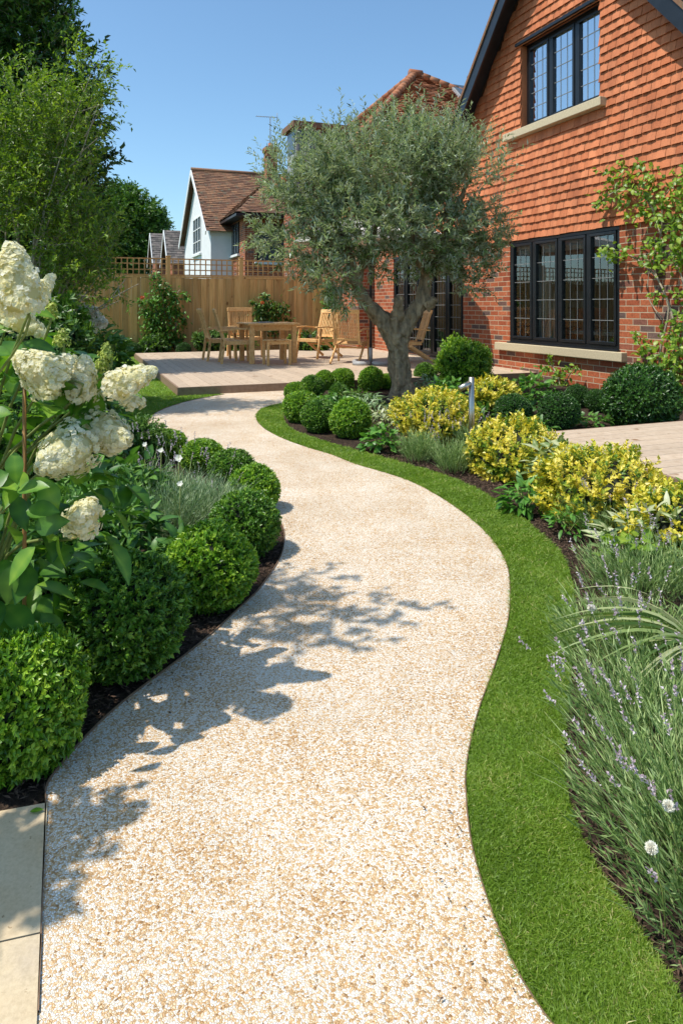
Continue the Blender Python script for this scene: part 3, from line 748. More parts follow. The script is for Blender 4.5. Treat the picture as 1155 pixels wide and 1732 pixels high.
# main roof behind the gable, sloping to the garden
mr = MB(); me_ = 3.45
roof_plane(mr, (-.35, 1.6, 4.30), (-.35, me_, 4.30), (2.6, me_, 6.7), (2.6, 1.6, 6.7), 5, .14, .2)
roof_plane(mr, (5.6, 1.6, 4.30), (5.6, me_, 4.30), (2.6, me_, 6.7), (2.6, 1.6, 6.7), 6, .3, .4)
H(mr, 'side_roof', M['rooftile'])
fw = MB(); fw.box((.0, S1 + .003, 3.07), (5.5, me_ - .1, 4.35)); fw.add([(.0, me_ - .1, 4.35), (5.3, me_ - .1, 4.35), (2.6, me_ - .1, 6.6)], [(0, 1, 2)])
H(fw, 'side_wall', M['tile'])
gt = MB(); gt.tube([(-.42, 1.9, 4.24), (-.42, me_ + .05, 4.24)], .06, 8); H(gt, 'gutter', M['black'])

def window(name, s0, s1, z0, z1, nl, rows, cols, glass, opening, dep=.0, parent=None, sillw=None, interior=None):
    fr = MB(); a0, a1 = dep - .012, dep + .055; fw_ = .055
    fr.box((a0, s0, z0), (a1, s1, z0 + fw_)); fr.box((a0, s0, z1 - fw_), (a1, s1, z1))
    fr.box((a0, s0, z0 + fw_), (a1, s0 + fw_, z1 - fw_)); fr.box((a0, s1 - fw_, z0 + fw_), (a1, s1, z1 - fw_))
    step = (s1 - s0) / nl
    for i in range(1, nl): fr.box((a0 - .003, s0 + i * step - .03, z0 + fw_), (a1, s0 + i * step + .03, z1 - fw_))
    fr.box((a0 - .035, s0 - .01, z1 - .002), (a1, s1 + .01, z1 + .03))
    W_ = H(fr, name, M['black'], bevel=.006)
    for i in range(nl):
        b0 = s0 + i * step + (.055 if i == 0 else .03); b1 = s0 + (i + 1) * step - (.055 if i == nl - 1 else .03); c0 = z0 + fw_; c1 = z1 - fw_; k = .048
        cs = MB(); q0, q1 = dep - .028, dep + .03
        cs.box((q0, b0 + .003, c0 + .003), (q1, b1 - .003, c0 + k)); cs.box((q0, b0 + .003, c1 - k), (q1, b1 - .003, c1 - .003))
        cs.box((q0, b0 + .003, c0 + k), (q1, b0 + k, c1 - k)); cs.box((q0, b1 - k, c0 + k), (q1, b1 - .003, c1 - k))
        H(cs, 'casement', M['black'], W_, .006)
        pn = MB(); pn.add([(dep + .01, b0 + k, c0 + k), (dep + .01, b1 - k, c0 + k), (dep + .01, b1 - k, c1 - k), (dep + .01, b0 + k, c1 - k)], [(0, 3, 2, 1)])
        H(pn, 'pane', glass, W_)
        ld = MB(); g0, g1, h0, h1 = b0 + k, b1 - k, c0 + k, c1 - k
        for r in range(1, rows): zz = h0 + (h1 - h0) * r / rows; ld.box((dep + .002, g0, zz - .0042), (dep + .007, g1, zz + .0042))
        for c in range(1, cols): ss = g0 + (g1 - g0) * c / cols; ld.box((dep + .0005, ss - .0022, h0), (dep + .0055, ss + .0022, h1))
        H(ld, 'glazing_bars', M['lead'], W_)
    return W_
W1 = window('window', lw[0], lw[1], lw[2], lw[3] - .03, 4, 5, 3, M['glass'], None, .02)
sb = MB(); sA = wl(1060, 600)[0]; sB = wl(844, 600)[0]
sb.box((-.10, sA, lw[2] - .145), (.03, sB, lw[2] - .02)); H(sb, 'sill', M['stone'], W1, .008)
ub = MB(); ub.box((-.055, lw[0] - .02, lw[2] - .018), (.03, lw[1] + .02, lw[2] + .004)); H(ub, 'sill_board', M['black'], W1, .004)
W2 = window('window', uw[0], uw[1], uw[2], uw[3], 3, 5, 3, M['glassup'], None, .11)
sb = MB(); sA = wl(1027, 190)[0]; sB = wl(860, 240)[0]
sb.box((-.13, sA, uw[2] - .135), (.10, sB, uw[2] - .012)); H(sb, 'sill', M['stone'], W2, .008)
ub = MB(); ub.box((-.06, uw[0] - .02, uw[2] - .010), (.09, uw[1] + .12, uw[2] + .012)); H(ub, 'sill_board', M['black'], W2, .004)
ub = MB(); ub.box((-.07, uw[0] - .02, uw[3] + .0), (.05, uw[1] + .10, uw[3] + .05)); H(ub, 'head_trim', M['black'], W2, .004)
# glazed doors
def doors():
    s0, s1, z0, z1 = dw; W_ = window('glazed_door', s0, s1, z0, z1 - .02, 5, 8, 4, M['glass'], None, .03)
    th = MB(); th.box((-.12, s0 - .05, z0 - .05), (.02, s1 + .05, z0 - .003)); H(th, 'threshold', M['steel'], W_)
    hd = MB(); hd.tube([(-.06, s0 + 1.2, 1.1), (-.06, s0 + 1.2, 1.32)], .011, 8); H(hd, 'handle', M['steel'], W_)
    return W_
W3 = doors()
# rooms behind the glass
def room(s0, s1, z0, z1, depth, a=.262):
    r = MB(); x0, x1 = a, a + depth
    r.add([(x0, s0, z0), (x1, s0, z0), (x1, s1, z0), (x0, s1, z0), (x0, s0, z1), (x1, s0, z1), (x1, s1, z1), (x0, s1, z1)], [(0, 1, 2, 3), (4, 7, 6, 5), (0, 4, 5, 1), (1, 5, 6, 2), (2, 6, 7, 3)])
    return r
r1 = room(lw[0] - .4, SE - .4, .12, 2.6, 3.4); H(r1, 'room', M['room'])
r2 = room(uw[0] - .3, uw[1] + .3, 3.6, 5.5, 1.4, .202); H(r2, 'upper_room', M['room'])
# curtains, blind, lamp seen inside
def curtain(s0, s1, z0, z1, a, mat, name, parent):
    mb = MB(); n = 40; vs = []
    for i in range(n + 1):
        s = s0 + (s1 - s0) * i / n; aa = a + .03 * math.sin(i * 1.35)
        vs += [(aa, s, z0), (aa, s, z1)]
    mb.add(vs, [(2 * i, 2 * i + 1, 2 * i + 3, 2 * i + 2) for i in range(n)], .5, 0, True); H(mb, name, mat, parent)
curtain(lw[1] - .62, lw[1] - .02, .65, 2.2, .42, M['curtain'], 'curtain', W1)
bd = MB()
for i in range(5): bd.box((.12, lw[0] + .06, 2.02 + i * .045), (.135, lw[1] - .06, 2.06 + i * .045))
H(bd, 'blind', M['blind'], W1)
curtain(uw[0] + .03, uw[1] - .03, 4.1, 5.4, .30, M['curtain'], 'curtain', W2)
lp = MB(); lp.tube([(1.0, -.25 + lw[1] * 0 - .35, 1.15), (1.0, -.6, 1.42)], [.24, .16], 16, cap=False); lp.tube([(1.0, -.6, .8), (1.0, -.6, 1.2)], .02, 6); H(lp, 'lamp', M['lampsh'])
tbm = MB(); tbm.box((.7, -2.1, .72), (1.5, -.2, .78)); tbm.box((.75, -2.0, .12), (.82, -1.93, .72)); tbm.box((.75, -.37, .12), (.82, -.3, .72)); H(tbm, 'inside_table', M['curtain'])

# ================================================================== FENCE
f0 = Vector((-4.09, 17.0, 0))
def fence(a, b, label):
    """a,b distances along v"""
    t = thing('fence', label, 'fence', tuple(f0), TH)
    rg = random.Random(int(a * 10) + 5); bd = MB(); x = a; k_ = 0
    while x < b - .05:
        wv = .105; bd.box((x + (.014 if k_ % 2 else -.012), (-.006 if k_ % 2 else -.024) + rg.uniform(-.002, .002), .12), (x + wv + (-.014 if k_ % 2 else .012), .004 + rg.uniform(0, .004), 1.87 + rg.uniform(-.004, .004)), None, rg.random())
        x += wv; k_ += 1
    bd.box((a, -.02, .0), (b, .02, .117), None, .3); bd.box((a, -.025, 1.875), (b, .03, 1.925), None, .6)
    bd.build('fence_boards', M['fence'], t, False)
    tr = MB(); z0, z1 = 1.93, 2.36
    tr.box((a, -.02, z1 - .03), (b, .02, z1), None, .6); tr.box((a, -.02, z0), (b, .02, z0 + .03), None, .6)
    for i in (1, 2): zz = z0 + (z1 - z0) * i / 3; tr.box((a, -.012, zz - .013), (b, .004, zz + .013), None, .5)
    x = a + .07
    while x < b: tr.box((x - .014, -.030, z0 + .03), (x + .014, -.013, z1 - .03), None, rg.random()); x += .135
    tr.build('trellis', M['trellis'], t, False)
    x = a + .47
    while x < b + .1:
        ps = MB(); ps.box((x - .05, -.035, 0), (x + .05, .055, 2.40), None, rg.random()); ps.box((x - .06, -.045, 2.40), (x + .06, .065, 2.42), None, .5); ps.build('post', M['fence'], t, False, .003); x += 1.83
    return t
fence(-8.0, 7.4, 'tall closeboard timber fence topped with square trellis behind the deck')

# ================================================================== NEIGHBOUR HOUSES
def nb(name, label, origin, rot=TH):
    return thing(name, label, 'house', origin, rot)
# white gabled house: local x = along v (ridge), y = along u (gable)
wh = nb('white_house', 'white rendered gabled house with brown tiled roof beyond the fence', (-5.73, 30.0, 0))
mb = MB(); mb.box((0, 0, 0), (3.6, 7.6, 4.6)); mb.add([(0, 0, 4.6), (0, 7.6, 4.6), (0, 3.8, 7.75)], [(0, 1, 2)]); mb.box((-.06, -.06, 4.3), (1.5, .0, 4.55)); mb.build('wall', M['white'], wh, False)
mb = MB(); roof_plane(mb, (-.25, -.3, 4.45), (4.6, -.3, 4.45), (4.6, 3.8, 7.85), (-.25, 3.8, 7.85), 4, .16, .3)
roof_plane(mb, (-.25, 7.9, 4.45), (4.6, 7.9, 4.45), (4.6, 3.8, 7.85), (-.25, 3.8, 7.85), 8, .3, .4)
mb.tube([(-.27, 3.8, 7.88), (4.6, 3.8, 7.88)], .10, 8, .9); mb.build('roof', M['rooftile'], wh, False)
mb = MB(); mb.bar((-.28, -.3, 4.36), (-.28, 3.8, 7.76), .04, .2); mb.bar((-.28, 7.9, 4.36), (-.28, 3.8, 7.76), .04, .2); mb.build('bargeboard', M['white'], wh, False)
def nwin(par, a, b, c, d, xx, axis='x', cols=3, rows=2, fm='white'):
    mb = MB(); 
    if axis == 'x':
        mb.box((xx - .05, a, c), (xx - .002, b, c + .07)); mb.box((xx - .05, a, d - .07), (xx - .002, b, d))
        for i in range(cols + 1): y = a + (b - a - .07) * i / cols; mb.box((xx - .048, y, c + .07), (xx - .004, y + .07, d - .07))
        for r in range(1, rows): zz = c + (d - c) * r / rows; mb.box((xx - .045, a + .07, zz - .02), (xx - .006, b - .07, zz + .02))
        pv = [(xx - .02, a, c), (xx - .02, b, c), (xx - .02, b, d), (xx - .02, a, d)]
    else:
        mb.box((a, xx - .05, c), (b, xx - .002, c + .07)); mb.box((a, xx - .05, d - .07), (b, xx - .002, d))
        for i in range(cols + 1): y = a + (b - a - .07) * i / cols; mb.box((y, xx - .048, c + .07), (y + .07, xx - .004, d - .07))
        for r in range(1, rows): zz = c + (d - c) * r / rows; mb.box((a + .07, xx - .045, zz - .02), (b - .07, xx - .006, zz + .02))
        pv = [(a, xx - .02, c), (b, xx - .02, c), (b, xx - .02, d), (a, xx - .02, d)]
    W_ = mb.build('window', M[fm], par, False)
    p = MB(); p.add(pv, [(0, 1, 2, 3)]); p.build('pane', M['darkpane'], W_, False)
    s = MB()
    if axis == 'x': s.box((xx - .12, a - .1, c - .1), (xx - .003, b + .1, c - .003))
    else: s.box((a - .1, xx - .12, c - .1), (b + .1, xx - .003, c - .003))
    s.build('sill', M['white'], W_, False)
M['darkpane'] = plain('dark_window_pane', (.07, .085, .10), .08, nscale=2, amt=.4, bstr=.02)
nwin(wh, 2.4, 4.6, 3.7, 5.5, 0, 'x', 3, 3)
mb = MB(); mb.tube([(1.05, -.08, 0), (1.05, -.08, 4.3)], .05, 8); mb.build('drainpipe', M['black'], wh, False)
# brick wing in front right of the white house
bh = nb('brick_house', 'brick neighbour house with low roof and black window, partly behind the olive', (-3.95, 28.0, 0))
mb = MB(); mb.box((0, 0, 0), (9, 5, 5.0)); mb.build('wall', M['brick'], bh, False)
mb = MB(); roof_plane(mb, (-.5, -.6, 4.95), (9, -.6, 4.95), (9, 2.5, 7.0), (1.8, 2.5, 7.0), 4, .16, .3)
roof_plane(mb, (-.5, -.6, 4.95), (-.5, 5.6, 4.95), (1.8, 2.5, 7.0), (1.8, 2.5, 7.0), 9, .2, .3); mb.build('roof', M['rooftile'], bh, False)
mb = MB(); mb.box((-.5, -.6, 4.80), (9, -.1, 4.90)); mb.box((-.5, -.1, 4.80), (-.05, 5.6, 4.90)); mb.build('soffit', M['black'], bh, False)
nwin(bh, 1.0, 2.6, 3.4, 4.75, 0, 'x', 3, 1, 'black')
nwin(bh, .5, 2.0, 3.0, 4.6, 0, 'y', 3, 1, 'black')
# chimney block with aerial, own gabled stub roof
chh = Pd(458, 300, 31)
ch = MB(); cc = Vector((chh.x, chh.y, 0)); X_ = Matrix.Translation(cc) @ Matrix.Rotation(TH, 4, 'Z')
bh2 = thing('terrace_house', 'brick house with tiled ridge and tall chimney carrying an aerial', 'house', (chh.x, chh.y, 0), TH)
mb = MB(); mb.box((.1, .4, 0), (7, 6, 5.4)); mb.build('wall', M['brick'], bh2, False)
mb = MB(); roof_plane(mb, (-.4, .1, 5.8), (7, .1, 5.8), (7, 3.2, 7.7), (.8, 3.2, 7.7), 4, .2, .3); roof_plane(mb, (-.4, .1, 5.8), (-.4, 6.3, 5.8), (.8, 3.2, 7.7), (.8, 3.2, 7.7), 4, .2, .3); mb.build('roof', M['hiptile'], bh2, False)
mb = MB(); mb.box((-.25, -.25, 5.0), (.25, .25, 8.15)); mb.box((-.31, -.31, 8.15), (.31, .31, 8.35)); mb.tube([(0, 0, 8.35), (0, 0, 8.55)], .12, 8)
cho = mb.build('chimney', M['brick'], bh2, False)
mb = MB(); mb.tube([(.05, .26, 7.6), (.05, .26, 9.85)], .022, 6); mb.tube([(-.62, .26, 9.8), (.38, .26, 9.85)], .014, 5)
for i in range(11): x = -.6 + i * .085; mb.tube([(x, .14, 9.81), (x, .38, 9.81)], .007, 4)
mb.tube([(.38, .26, 9.6), (.38, .26, 10.05)], .014, 5); mb.build('aerial', M['lead'], cho, False)
# hipped orange roof house
ap = Pd(700, 128, 21.0)
hh = thing('hipped_roof_house', 'large house with orange hipped tile roof and skylight behind the olive', 'house', (ap.x, ap.y, 0), TH)
hw = 3.6
mb = MB(); mb.box((-hw + .4, -hw + .4, 0), (hw + 3, hw - .4, 5.2)); mb.build('wall', M['brick'], hh, False)
mb = MB(); za, ze = ap.z, ap.z - 3.3
cs = [(-hw, -hw, ze), (hw + 3, -hw, ze), (hw + 3, hw, ze), (-hw, hw, ze)]; apx = (0, 0, za); apx2 = (.2, 0, za)
roof_plane(mb, cs[0], cs[1], (.2, 0, za), apx, 2, .13, .22, lift=.045); roof_plane(mb, cs[3], cs[0], apx, apx, 3, .13, .22, lift=.045); roof_plane(mb, cs[2], cs[3], apx, (.2, 0, za), 4, .3, .4); roof_plane(mb, cs[1], cs[2], (.2, 0, za), (.2, 0, za), 5, .13, .25, lift=.045)
for e, f in ((cs[0], apx), (cs[1], (.2, 0, za)), (cs[3], apx)):
    n = 26
    for i in range(n):
        a = Vector(e).lerp(Vector(f), i / n); b = Vector(e).lerp(Vector(f), (i + 1.15) / n)
        mb.tube([a + Vector((0, 0, .03)), b + Vector((0, 0, .05))], [.13, .10], 8, random.Random(i).random())
mb.tube([(-.15, 0, za + .06), (.25, 0, za + .06)], .14, 8, .2); mb.build('roof', M['hiptile'], hh, False)
sk = MB(); 
def onroof(x, t, h):  # on front-left plane (facing -y): t 0 eave..1 ridge
    return Vector((x, -hw + hw * t, ze + (za - ze) * t)) + Vector((0, -.68, .73)) * h
for (x0, x1, t0, t1, h, mi) in ((1.0, 1.75, .74, .9, .10, 0), (1.06, 1.69, .755, .885, .13, 1)):
    a, b, c, d = onroof(x0, t0, h), onroof(x1, t0, h), onroof(x1, t1, h), onroof(x0, t1, h)
    a2, b2, c2, d2 = onroof(x0, t0, 0), onroof(x1, t0, 0), onroof(x1, t1, 0), onroof(x0, t1, 0)
    sk.add([a, b, c, d, a2, b2, c2, d2], [(0, 1, 2, 3), (0, 4, 5, 1), (1, 5, 6, 2), (2, 6, 7, 3), (3, 7, 4, 0)], .5, mi)
sk.build('skylight', [M['greyplastic'], M['darkpane']], hh, False)
dm = MB(); dp = Pd(511, 235, 20.5); dl = (HM.inverted() @ Vector((dp.x, dp.y, 0)) - HM.inverted() @ Vector((ap.x, ap.y, 0)))
dm.box((dl.x - .28, dl.y - .3, 4.4), (dl.x + .5, dl.y + .6, dp.z + .25)); dmo = dm.build('dormer', M['greyplastic'], hh, False)
dm = MB(); dm.box((dl.x - .40, dl.y - .45, dp.z + .25), (dl.x + 1.8, dl.y + .8, dp.z + .42)); dm.build('dormer_roof', M['rooftile'], dmo, False)
dm = MB(); dm.box((dl.x - .2, dl.y - .32, dp.z - .45), (dl.x + .42, dl.y - .303, dp.z + .18)); dm.box((dl.x - .30, dl.y - .2, dp.z - .45), (dl.x - .283, dl.y + .5, dp.z + .18)); dm.build('dormer_window', M['darkpane'], dmo, False)
# two far small gables
for (px, pya, pye, Y, lab, wd) in ((262, 396, 440, 46, 'far brick gabled house with grey tiled roof nearest the round tree', 3.6), (286, 391, 436, 42, 'far brick gabled house with grey tiled roof next to the white house', 4.4)):
    a = Pd(px, pya, Y); t = thing('gabled_house', lab, 'house', (a.x, a.y, 0), TH, 'far gabled houses')
    ez = a.z - 1.9; m = MB(); m.box((0, -1.6, 0), (wd, 1.6, ez)); m.add([(0, -1.6, ez), (0, 1.6, ez), (0, 0, a.z)], [(0, 1, 2)]); m.build('wall', M['brick'], t, False)
    m = MB(); roof_plane(m, (-.3, -1.8, ez - .2), (wd, -1.8, ez - .2), (wd, 0, a.z + .05), (-.3, 0, a.z + .05), 3, .2, .3); roof_plane(m, (-.3, 1.8, ez - .2), (wd, 1.8, ez - .2), (wd, 0, a.z + .05), (-.3, 0, a.z + .05), 3, .2, .3); m.build('roof', M['slate'], t, False)
    m = MB(); m.bar((-.32, -1.8, ez - .26), (-.32, 0, a.z), .04, .16); m.bar((-.32, 1.8, ez - .26), (-.32, 0, a.z), .04, .16); m.build('bargeboard', M['white'], t, False)

# ================================================================== FURNITURE
def teakpart(mb, name, t, bevel=.004): return mb.build(name, M['teak'], t, False, bevel)
DZ = .12
def make_table(loc):
    t = thing('garden_table', 'square slatted teak garden table on the deck', 'table', loc, TH)
    rg = random.Random(2); m = MB(); L = .98
    for i in range(10): x = -L / 2 + .06 + i * (L - .12) / 10; m.box((x + .003, -L / 2 + .055, .715), (x + (L - .12) / 10 - .003, L / 2 - .055, .738), None, rg.random())
    m.box((-L / 2, -L / 2, .704), (L / 2, -L / 2 + .055, .74), None, .5); m.box((-L / 2, L / 2 - .055, .712), (L / 2, L / 2, .74), None, .6)
    m.box((-L / 2, -L / 2 + .055, .712), (-L / 2 + .06, L / 2 - .055, .74), None, .4); m.box((L / 2 - .06, -L / 2 + .055, .712), (L / 2, L / 2 - .055, .74), None, .7)
    teakpart(m, 'tabletop', t)
    k = L / 2 - .09
    m = MB(); m.box((-k, -k - .012, .60), (k, -k + .012, .711)); m.box((-k, k - .012, .63), (k, k + .012, .711)); m.box((-k - .012, -k + .012, .63), (-k + .012, k - .012, .711)); m.box((k - .012, -k + .012, .63), (k + .012, k - .012, .711)); teakpart(m, 'apron', t)
    for a in (-1, 1):
        for b in (-1, 1): m = MB(); m.box((a * k - .042, b * k - .042, 0), (a * k + .042, b * k + .042, .709), None, rg.random()); teakpart(m, 'leg', t)
    return t
make_table((-1.40, 12.95, DZ))
def make_stool(loc):
    t = thing('stool', 'low slatted teak stool in front of the garden table', 'stool', loc, TH); rg = random.Random(4)
    m = MB()
    for i in range(7): x = -.235 + i * .067; m.box((x + .003, -.17, .43), (x + .064, .17, .452), None, rg.random())
    teakpart(m, 'seat', t)
    m = MB(); m.box((-.21, -.155, .37), (.21, -.135, .429)); m.box((-.21, .135, .37), (.21, .155, .429)); teakpart(m, 'apron', t)
    for a in (-1, 1):
        for b in (-1, 1): m = MB(); m.box((a * .20 - .022, b * .145 - .022, 0), (a * .20 + .022, b * .145 + .022, .4285)); teakpart(m, 'leg', t)
    return t
make_stool((-1.16, 12.28, DZ))
def make_chair(name, label, loc, rot, recl=.22, w=.50, cross=False, backh=.60, arms=True):
    """faces local +x"""
    t = thing(name, label, 'chair', loc, rot, 'teak garden chairs'); rg = random.Random(9); sh = .42 if not cross else .40
    m = MB(); n = 9
    for i in range(n):
        x = -.22 + i * .47 / n; zc = sh - (.02 if cross else .0) * (1 - i / n) * 2
        m.box((x + .003, -w / 2, zc - .02), (x + .47 / n - .004, w / 2, zc), None, rg.random())
    m.box((-.22, -w / 2 - .02, sh - .075), (.25, -w / 2, sh - .01)); m.box((-.22, w / 2, sh - .075), (.25, w / 2 + .02, sh - .01)); m.box((.252, -w / 2, sh - .07), (.272, w / 2, sh - .008)); teakpart(m, 'seat', t)
    m = MB(); b0 = Vector((-.23, 0, sh - .03)); b1 = b0 + Vector((-math.sin(recl), 0, math.cos(recl))) * backh; nup = Vector((math.cos(recl), 0, math.sin(recl)))
    for s in (-1, 1): m.bar(b0 + Vector((0, s * (w / 2 - .02), 0)), b1 + Vector((0, s * (w / 2 - .02), 0)), .042, .03, nup, rg.random())
    m.bar(b1 + Vector((0, -w / 2 - .012, 0)), b1 + Vector((0, w / 2 + .012, 0)), .075, .036, nup, .7)
    lo = b0.lerp(b1, .12); m.bar(lo + Vector((0, -w / 2 + .04, 0)), lo + Vector((0, w / 2 - .04, 0)), .05, .026, nup, .4)
    ns = 10
    for i in range(ns):
        y = -w / 2 + .065 + i * (w - .13) / (ns - 1); m.bar(lo + Vector((0, y, 0)), b1 + Vector((0, y, 0)) - Vector((-math.sin(recl), 0, math.cos(recl))) * .03, .026, .014, nup, rg.random())
    teakpart(m, 'backrest', t)
    for s in (-1, 1):
        y = s * (w / 2 + .012)
        if cross:
            m = MB(); m.bar((-.46, y, .015), (.10, y, sh - .02), .03, .05, (0, 0, 1)); teakpart(m, 'leg', t)
            m = MB(); m.bar((.30, y + s * .032, .0), (.18, y + s * .032, .60), .03, .05, (1, 0, 0)); teakpart(m, 'leg', t)
        else:
            m = MB(); m.bar((-.30, y, 0), (-.24, y, sh + .02), .034, .045, (1, 0, 0)); teakpart(m, 'leg', t)
            m = MB(); m.bar((.25, y + s * .02, 0), (.22, y + s * .02, .62 if arms else sh), .034, .045, (1, 0, 0)); teakpart(m, 'leg', t)
        if arms:
            m = MB(); m.bar((-.37, y + s * .012, .60), (.02, y + s * .014, .635), .055, .024, (0, 0, 1)); m.bar((.01, y + s * .014, .635), (.31, y + s * .014, .63), .07, .024, (0, 0, 1)); teakpart(m, 'armrest', t)
    if cross: m = MB(); m.bar((-.02, -w / 2, .28), (-.02, w / 2, .28), .03, .03); teakpart(m, 'stretcher', t)
    return t
make_chair('garden_chair', 'upright teak chair at the left end of the table, nearer the camera', (-1.95, 12.72, DZ), TH - .1, .30, .44, arms=True)
make_chair('garden_chair', 'upright teak chair at the left end of the table, nearer the fence', (-2.36, 13.35, DZ), TH + .02, .30, .44)
make_chair('garden_chair', 'teak chair behind the table with its slatted back to the fence', (-2.02, 14.25, DZ), TH - math.pi / 2 + .1, .14, .52)
make_chair('garden_armchair', 'reclined teak armchair right of the table turned towards it', (-.50, 13.95, DZ), TH + math.pi + .45, .30, .52, True)
make_chair('garden_armchair', 'reclined teak armchair seen from behind beside the parasol pole', (.16, 12.75, DZ), TH + .95, .24, .50, True)
make_chair('garden_armchair', 'reclined teak armchair half hidden behind the olive trunk', (1.24, 12.95, DZ), TH + math.pi - .25, .30, .52, True)
# folded napkin/paper on the table
mm_ = MB(); Xp = Matrix.Translation((-1.45, 12.95, DZ + .741)) @ Matrix.Rotation(TH + .1, 4, 'Z'); mm_.box((-.13, -.10, 0), (.13, .10, .012), Xp)
tag(mm_.build('tray', M['greyplastic']), 'flat grey tray lying on the teak table top', 'tray')
# parasol
pr = thing('parasol', 'cream garden parasol on a black pole behind the olive tree', 'parasol', (.53, 12.4, DZ))
m = MB(); m.tube([(0, 0, .06), (0, 0, 2.75)], .024, 12); m.build('pole', M['black'], pr, False)
m = MB(); n = 8; top = (0, 0, 2.78); ring = [(1.45 * math.cos(2 * math.pi * (i + .5) / n), 1.45 * math.sin(2 * math.pi * (i + .5) / n), 2.28) for i in range(n)]
for i in range(n): m.add([top, ring[i], ring[(i + 1) % n]], [(0, 1, 2)]); a = ring[i]; b = ring[(i + 1) % n]; m.add([a, b, (b[0] * .995, b[1] * .995, 2.16), (a[0] * .995, a[1] * .995, 2.16)], [(0, 1, 2, 3)])
m.build('canopy', M['canvas'], pr, False)
for i in range(n): m = MB(); m.bar((0, 0, 2.70), (ring[i][0] * .98, ring[i][1] * .98, 2.265), .012, .018); m.build('rib', M['black'], pr, False)
m = MB()
for (a, b) in ((-1, -1), (1, -1), (-1, 1), (1, 1)):
    m.tube([(a * .17, b * .17, .0), (a * .17, b * .17, .05), (a * .17, b * .17, .07)], [.165, .165, .13], 20)
m.tube([(0, 0, .02), (0, 0, .30)], .034, 12); m.build('base', M['greyplastic'], pr, False)
# bollard spotlight
bY = 5.3
b_ = thing('garden_spotlight', 'brushed steel post spotlight standing among the golden shrubs', 'light', ((797 - CX) / F * bY, bY, 0))
m = MB(); m.tube([(0, 0, 0), (0, 0, HC - (638 - HOR) / F * bY)], .022, 20); m.build('post', M['steel'], b_, False)
m = MB(); zt_ = HC - (650 - HOR) / F * bY; m.tube([(-.012, -.012, zt_ + .012), (-.10, -.05, zt_ - .03)], [.020, .024], 16); m.build('lamp_head', M['steel'], b_, False)

# ================================================================== OLIVE TREE
def limb_path(pts, n=5):
    out = []; P = [Vector(p) for p in pts]
    for i in range(len(P) - 1):
        p0 = P[max(i - 1, 0)]; p1 = P[i]; p2 = P[i + 1]; p3 = P[min(i + 2, len(P) - 1)]
        for j in range(n):
            t = j / n; out.append(.5 * ((2 * p1) + (-p0 + p2) * t + (2 * p0 - 5 * p1 + 4 * p2 - p3) * t * t + (-p0 + 3 * p1 - 3 * p2 + p3) * t ** 3))
    out.append(P[-1]); return out
def interp(r, n):
    xs_ = np.linspace(0, len(r) - 1, n); return list(np.interp(xs_, range(len(r)), r))
OY = 8.5
olive = thing('olive_tree', 'gnarled olive tree with silvery round crown standing in the right bed', 'tree', (*Pd(680, 672, OY).xy, 0))
def Q(px, py, dy=0): 
    p = Pd(px, py, OY + dy); return p
tk = MB()
P_ = limb_path([Q(681, 685), Q(680, 655), Q(676, 610), Q(670, 570), Q(664, 535)], 6); tk.tube(P_, interp([.19, .14, .128, .135, .135], len(P_)), 26, lump=.12, seed=1, flute=.13)
def limb(pts, rad, n=12, seed=0, k=5):
    P_ = limb_path(pts, k); tk.tube(P_, interp(rad, len(P_)), n, lump=.12, seed=seed, flute=.05)
limb([Q(672, 575), Q(650, 545), Q(622, 515, -.05), Q(602, 482, -.1), Q(592, 440, -.1), Q(570, 385, 0), Q(530, 320, .1), Q(500, 270)], [.15, .125, .085, .08, .06, .045, .03, .015], 14, 2)
limb([Q(673, 570), Q(688, 545, .05), Q(712, 510, .05), Q(722, 470, .1), Q(740, 430, .1), Q(765, 370), Q(790, 310)], [.14, .12, .10, .07, .05, .04, .02], 14, 3)
limb([Q(668, 550), Q(672, 520, -.1), Q(676, 500, -.1)], [.11, .07, .045], 10, 31)
limb([Q(718, 520), Q(738, 506, -.05)], [.075, .045], 10, 9)
limb([Q(602, 482, -.1), Q(620, 430, .1), Q(640, 360, .2), Q(650, 280, .2)], [.06, .045, .03, .015], 10, 4)
limb([Q(592, 440, -.1), Q(560, 420, -.2), Q(510, 390, -.3), Q(480, 370, -.3)], [.05, .035, .02, .01], 8, 5)
limb([Q(722, 470, .1), Q(700, 420, -.1), Q(695, 350, -.2), Q(700, 270, -.2)], [.055, .04, .03, .015], 10, 6)
limb([Q(740, 430, .1), Q(785, 420, 0), Q(820, 390)], [.04, .03, .01], 8, 7)
limb([Q(620, 500, -.05), Q(585, 470, -.3), Q(560, 440, -.5)], [.03, .02, .01], 8, 8)
md = None
t_o = tk.build('trunk', M['bark'], olive, True)
sub = t_o.modifiers.new('s', 'SUBSURF'); sub.levels = 2; sub.render_levels = 2
tx = bpy.data.textures.new('bark_lumps', 'CLOUDS'); tx.noise_scale = .11; tx.noise_depth = 3
ds = t_o.modifiers.new('lumps', 'DISPLACE'); ds.texture = tx; ds.strength = .075; ds.mid_level = .5
tx2 = bpy.data.textures.new('bark_ridges', 'CLOUDS'); tx2.noise_scale = .035; tx2.noise_depth = 2
ds = t_o.modifiers.new('ridges', 'DISPLACE'); ds.texture = tx2; ds.strength = .022; ds.mid_level = .5
def QB(px, py, rx, ry, rz, dy=0):
    p = Q(px, py, dy); return (p.x, p.y, p.z, rx, ry, rz)
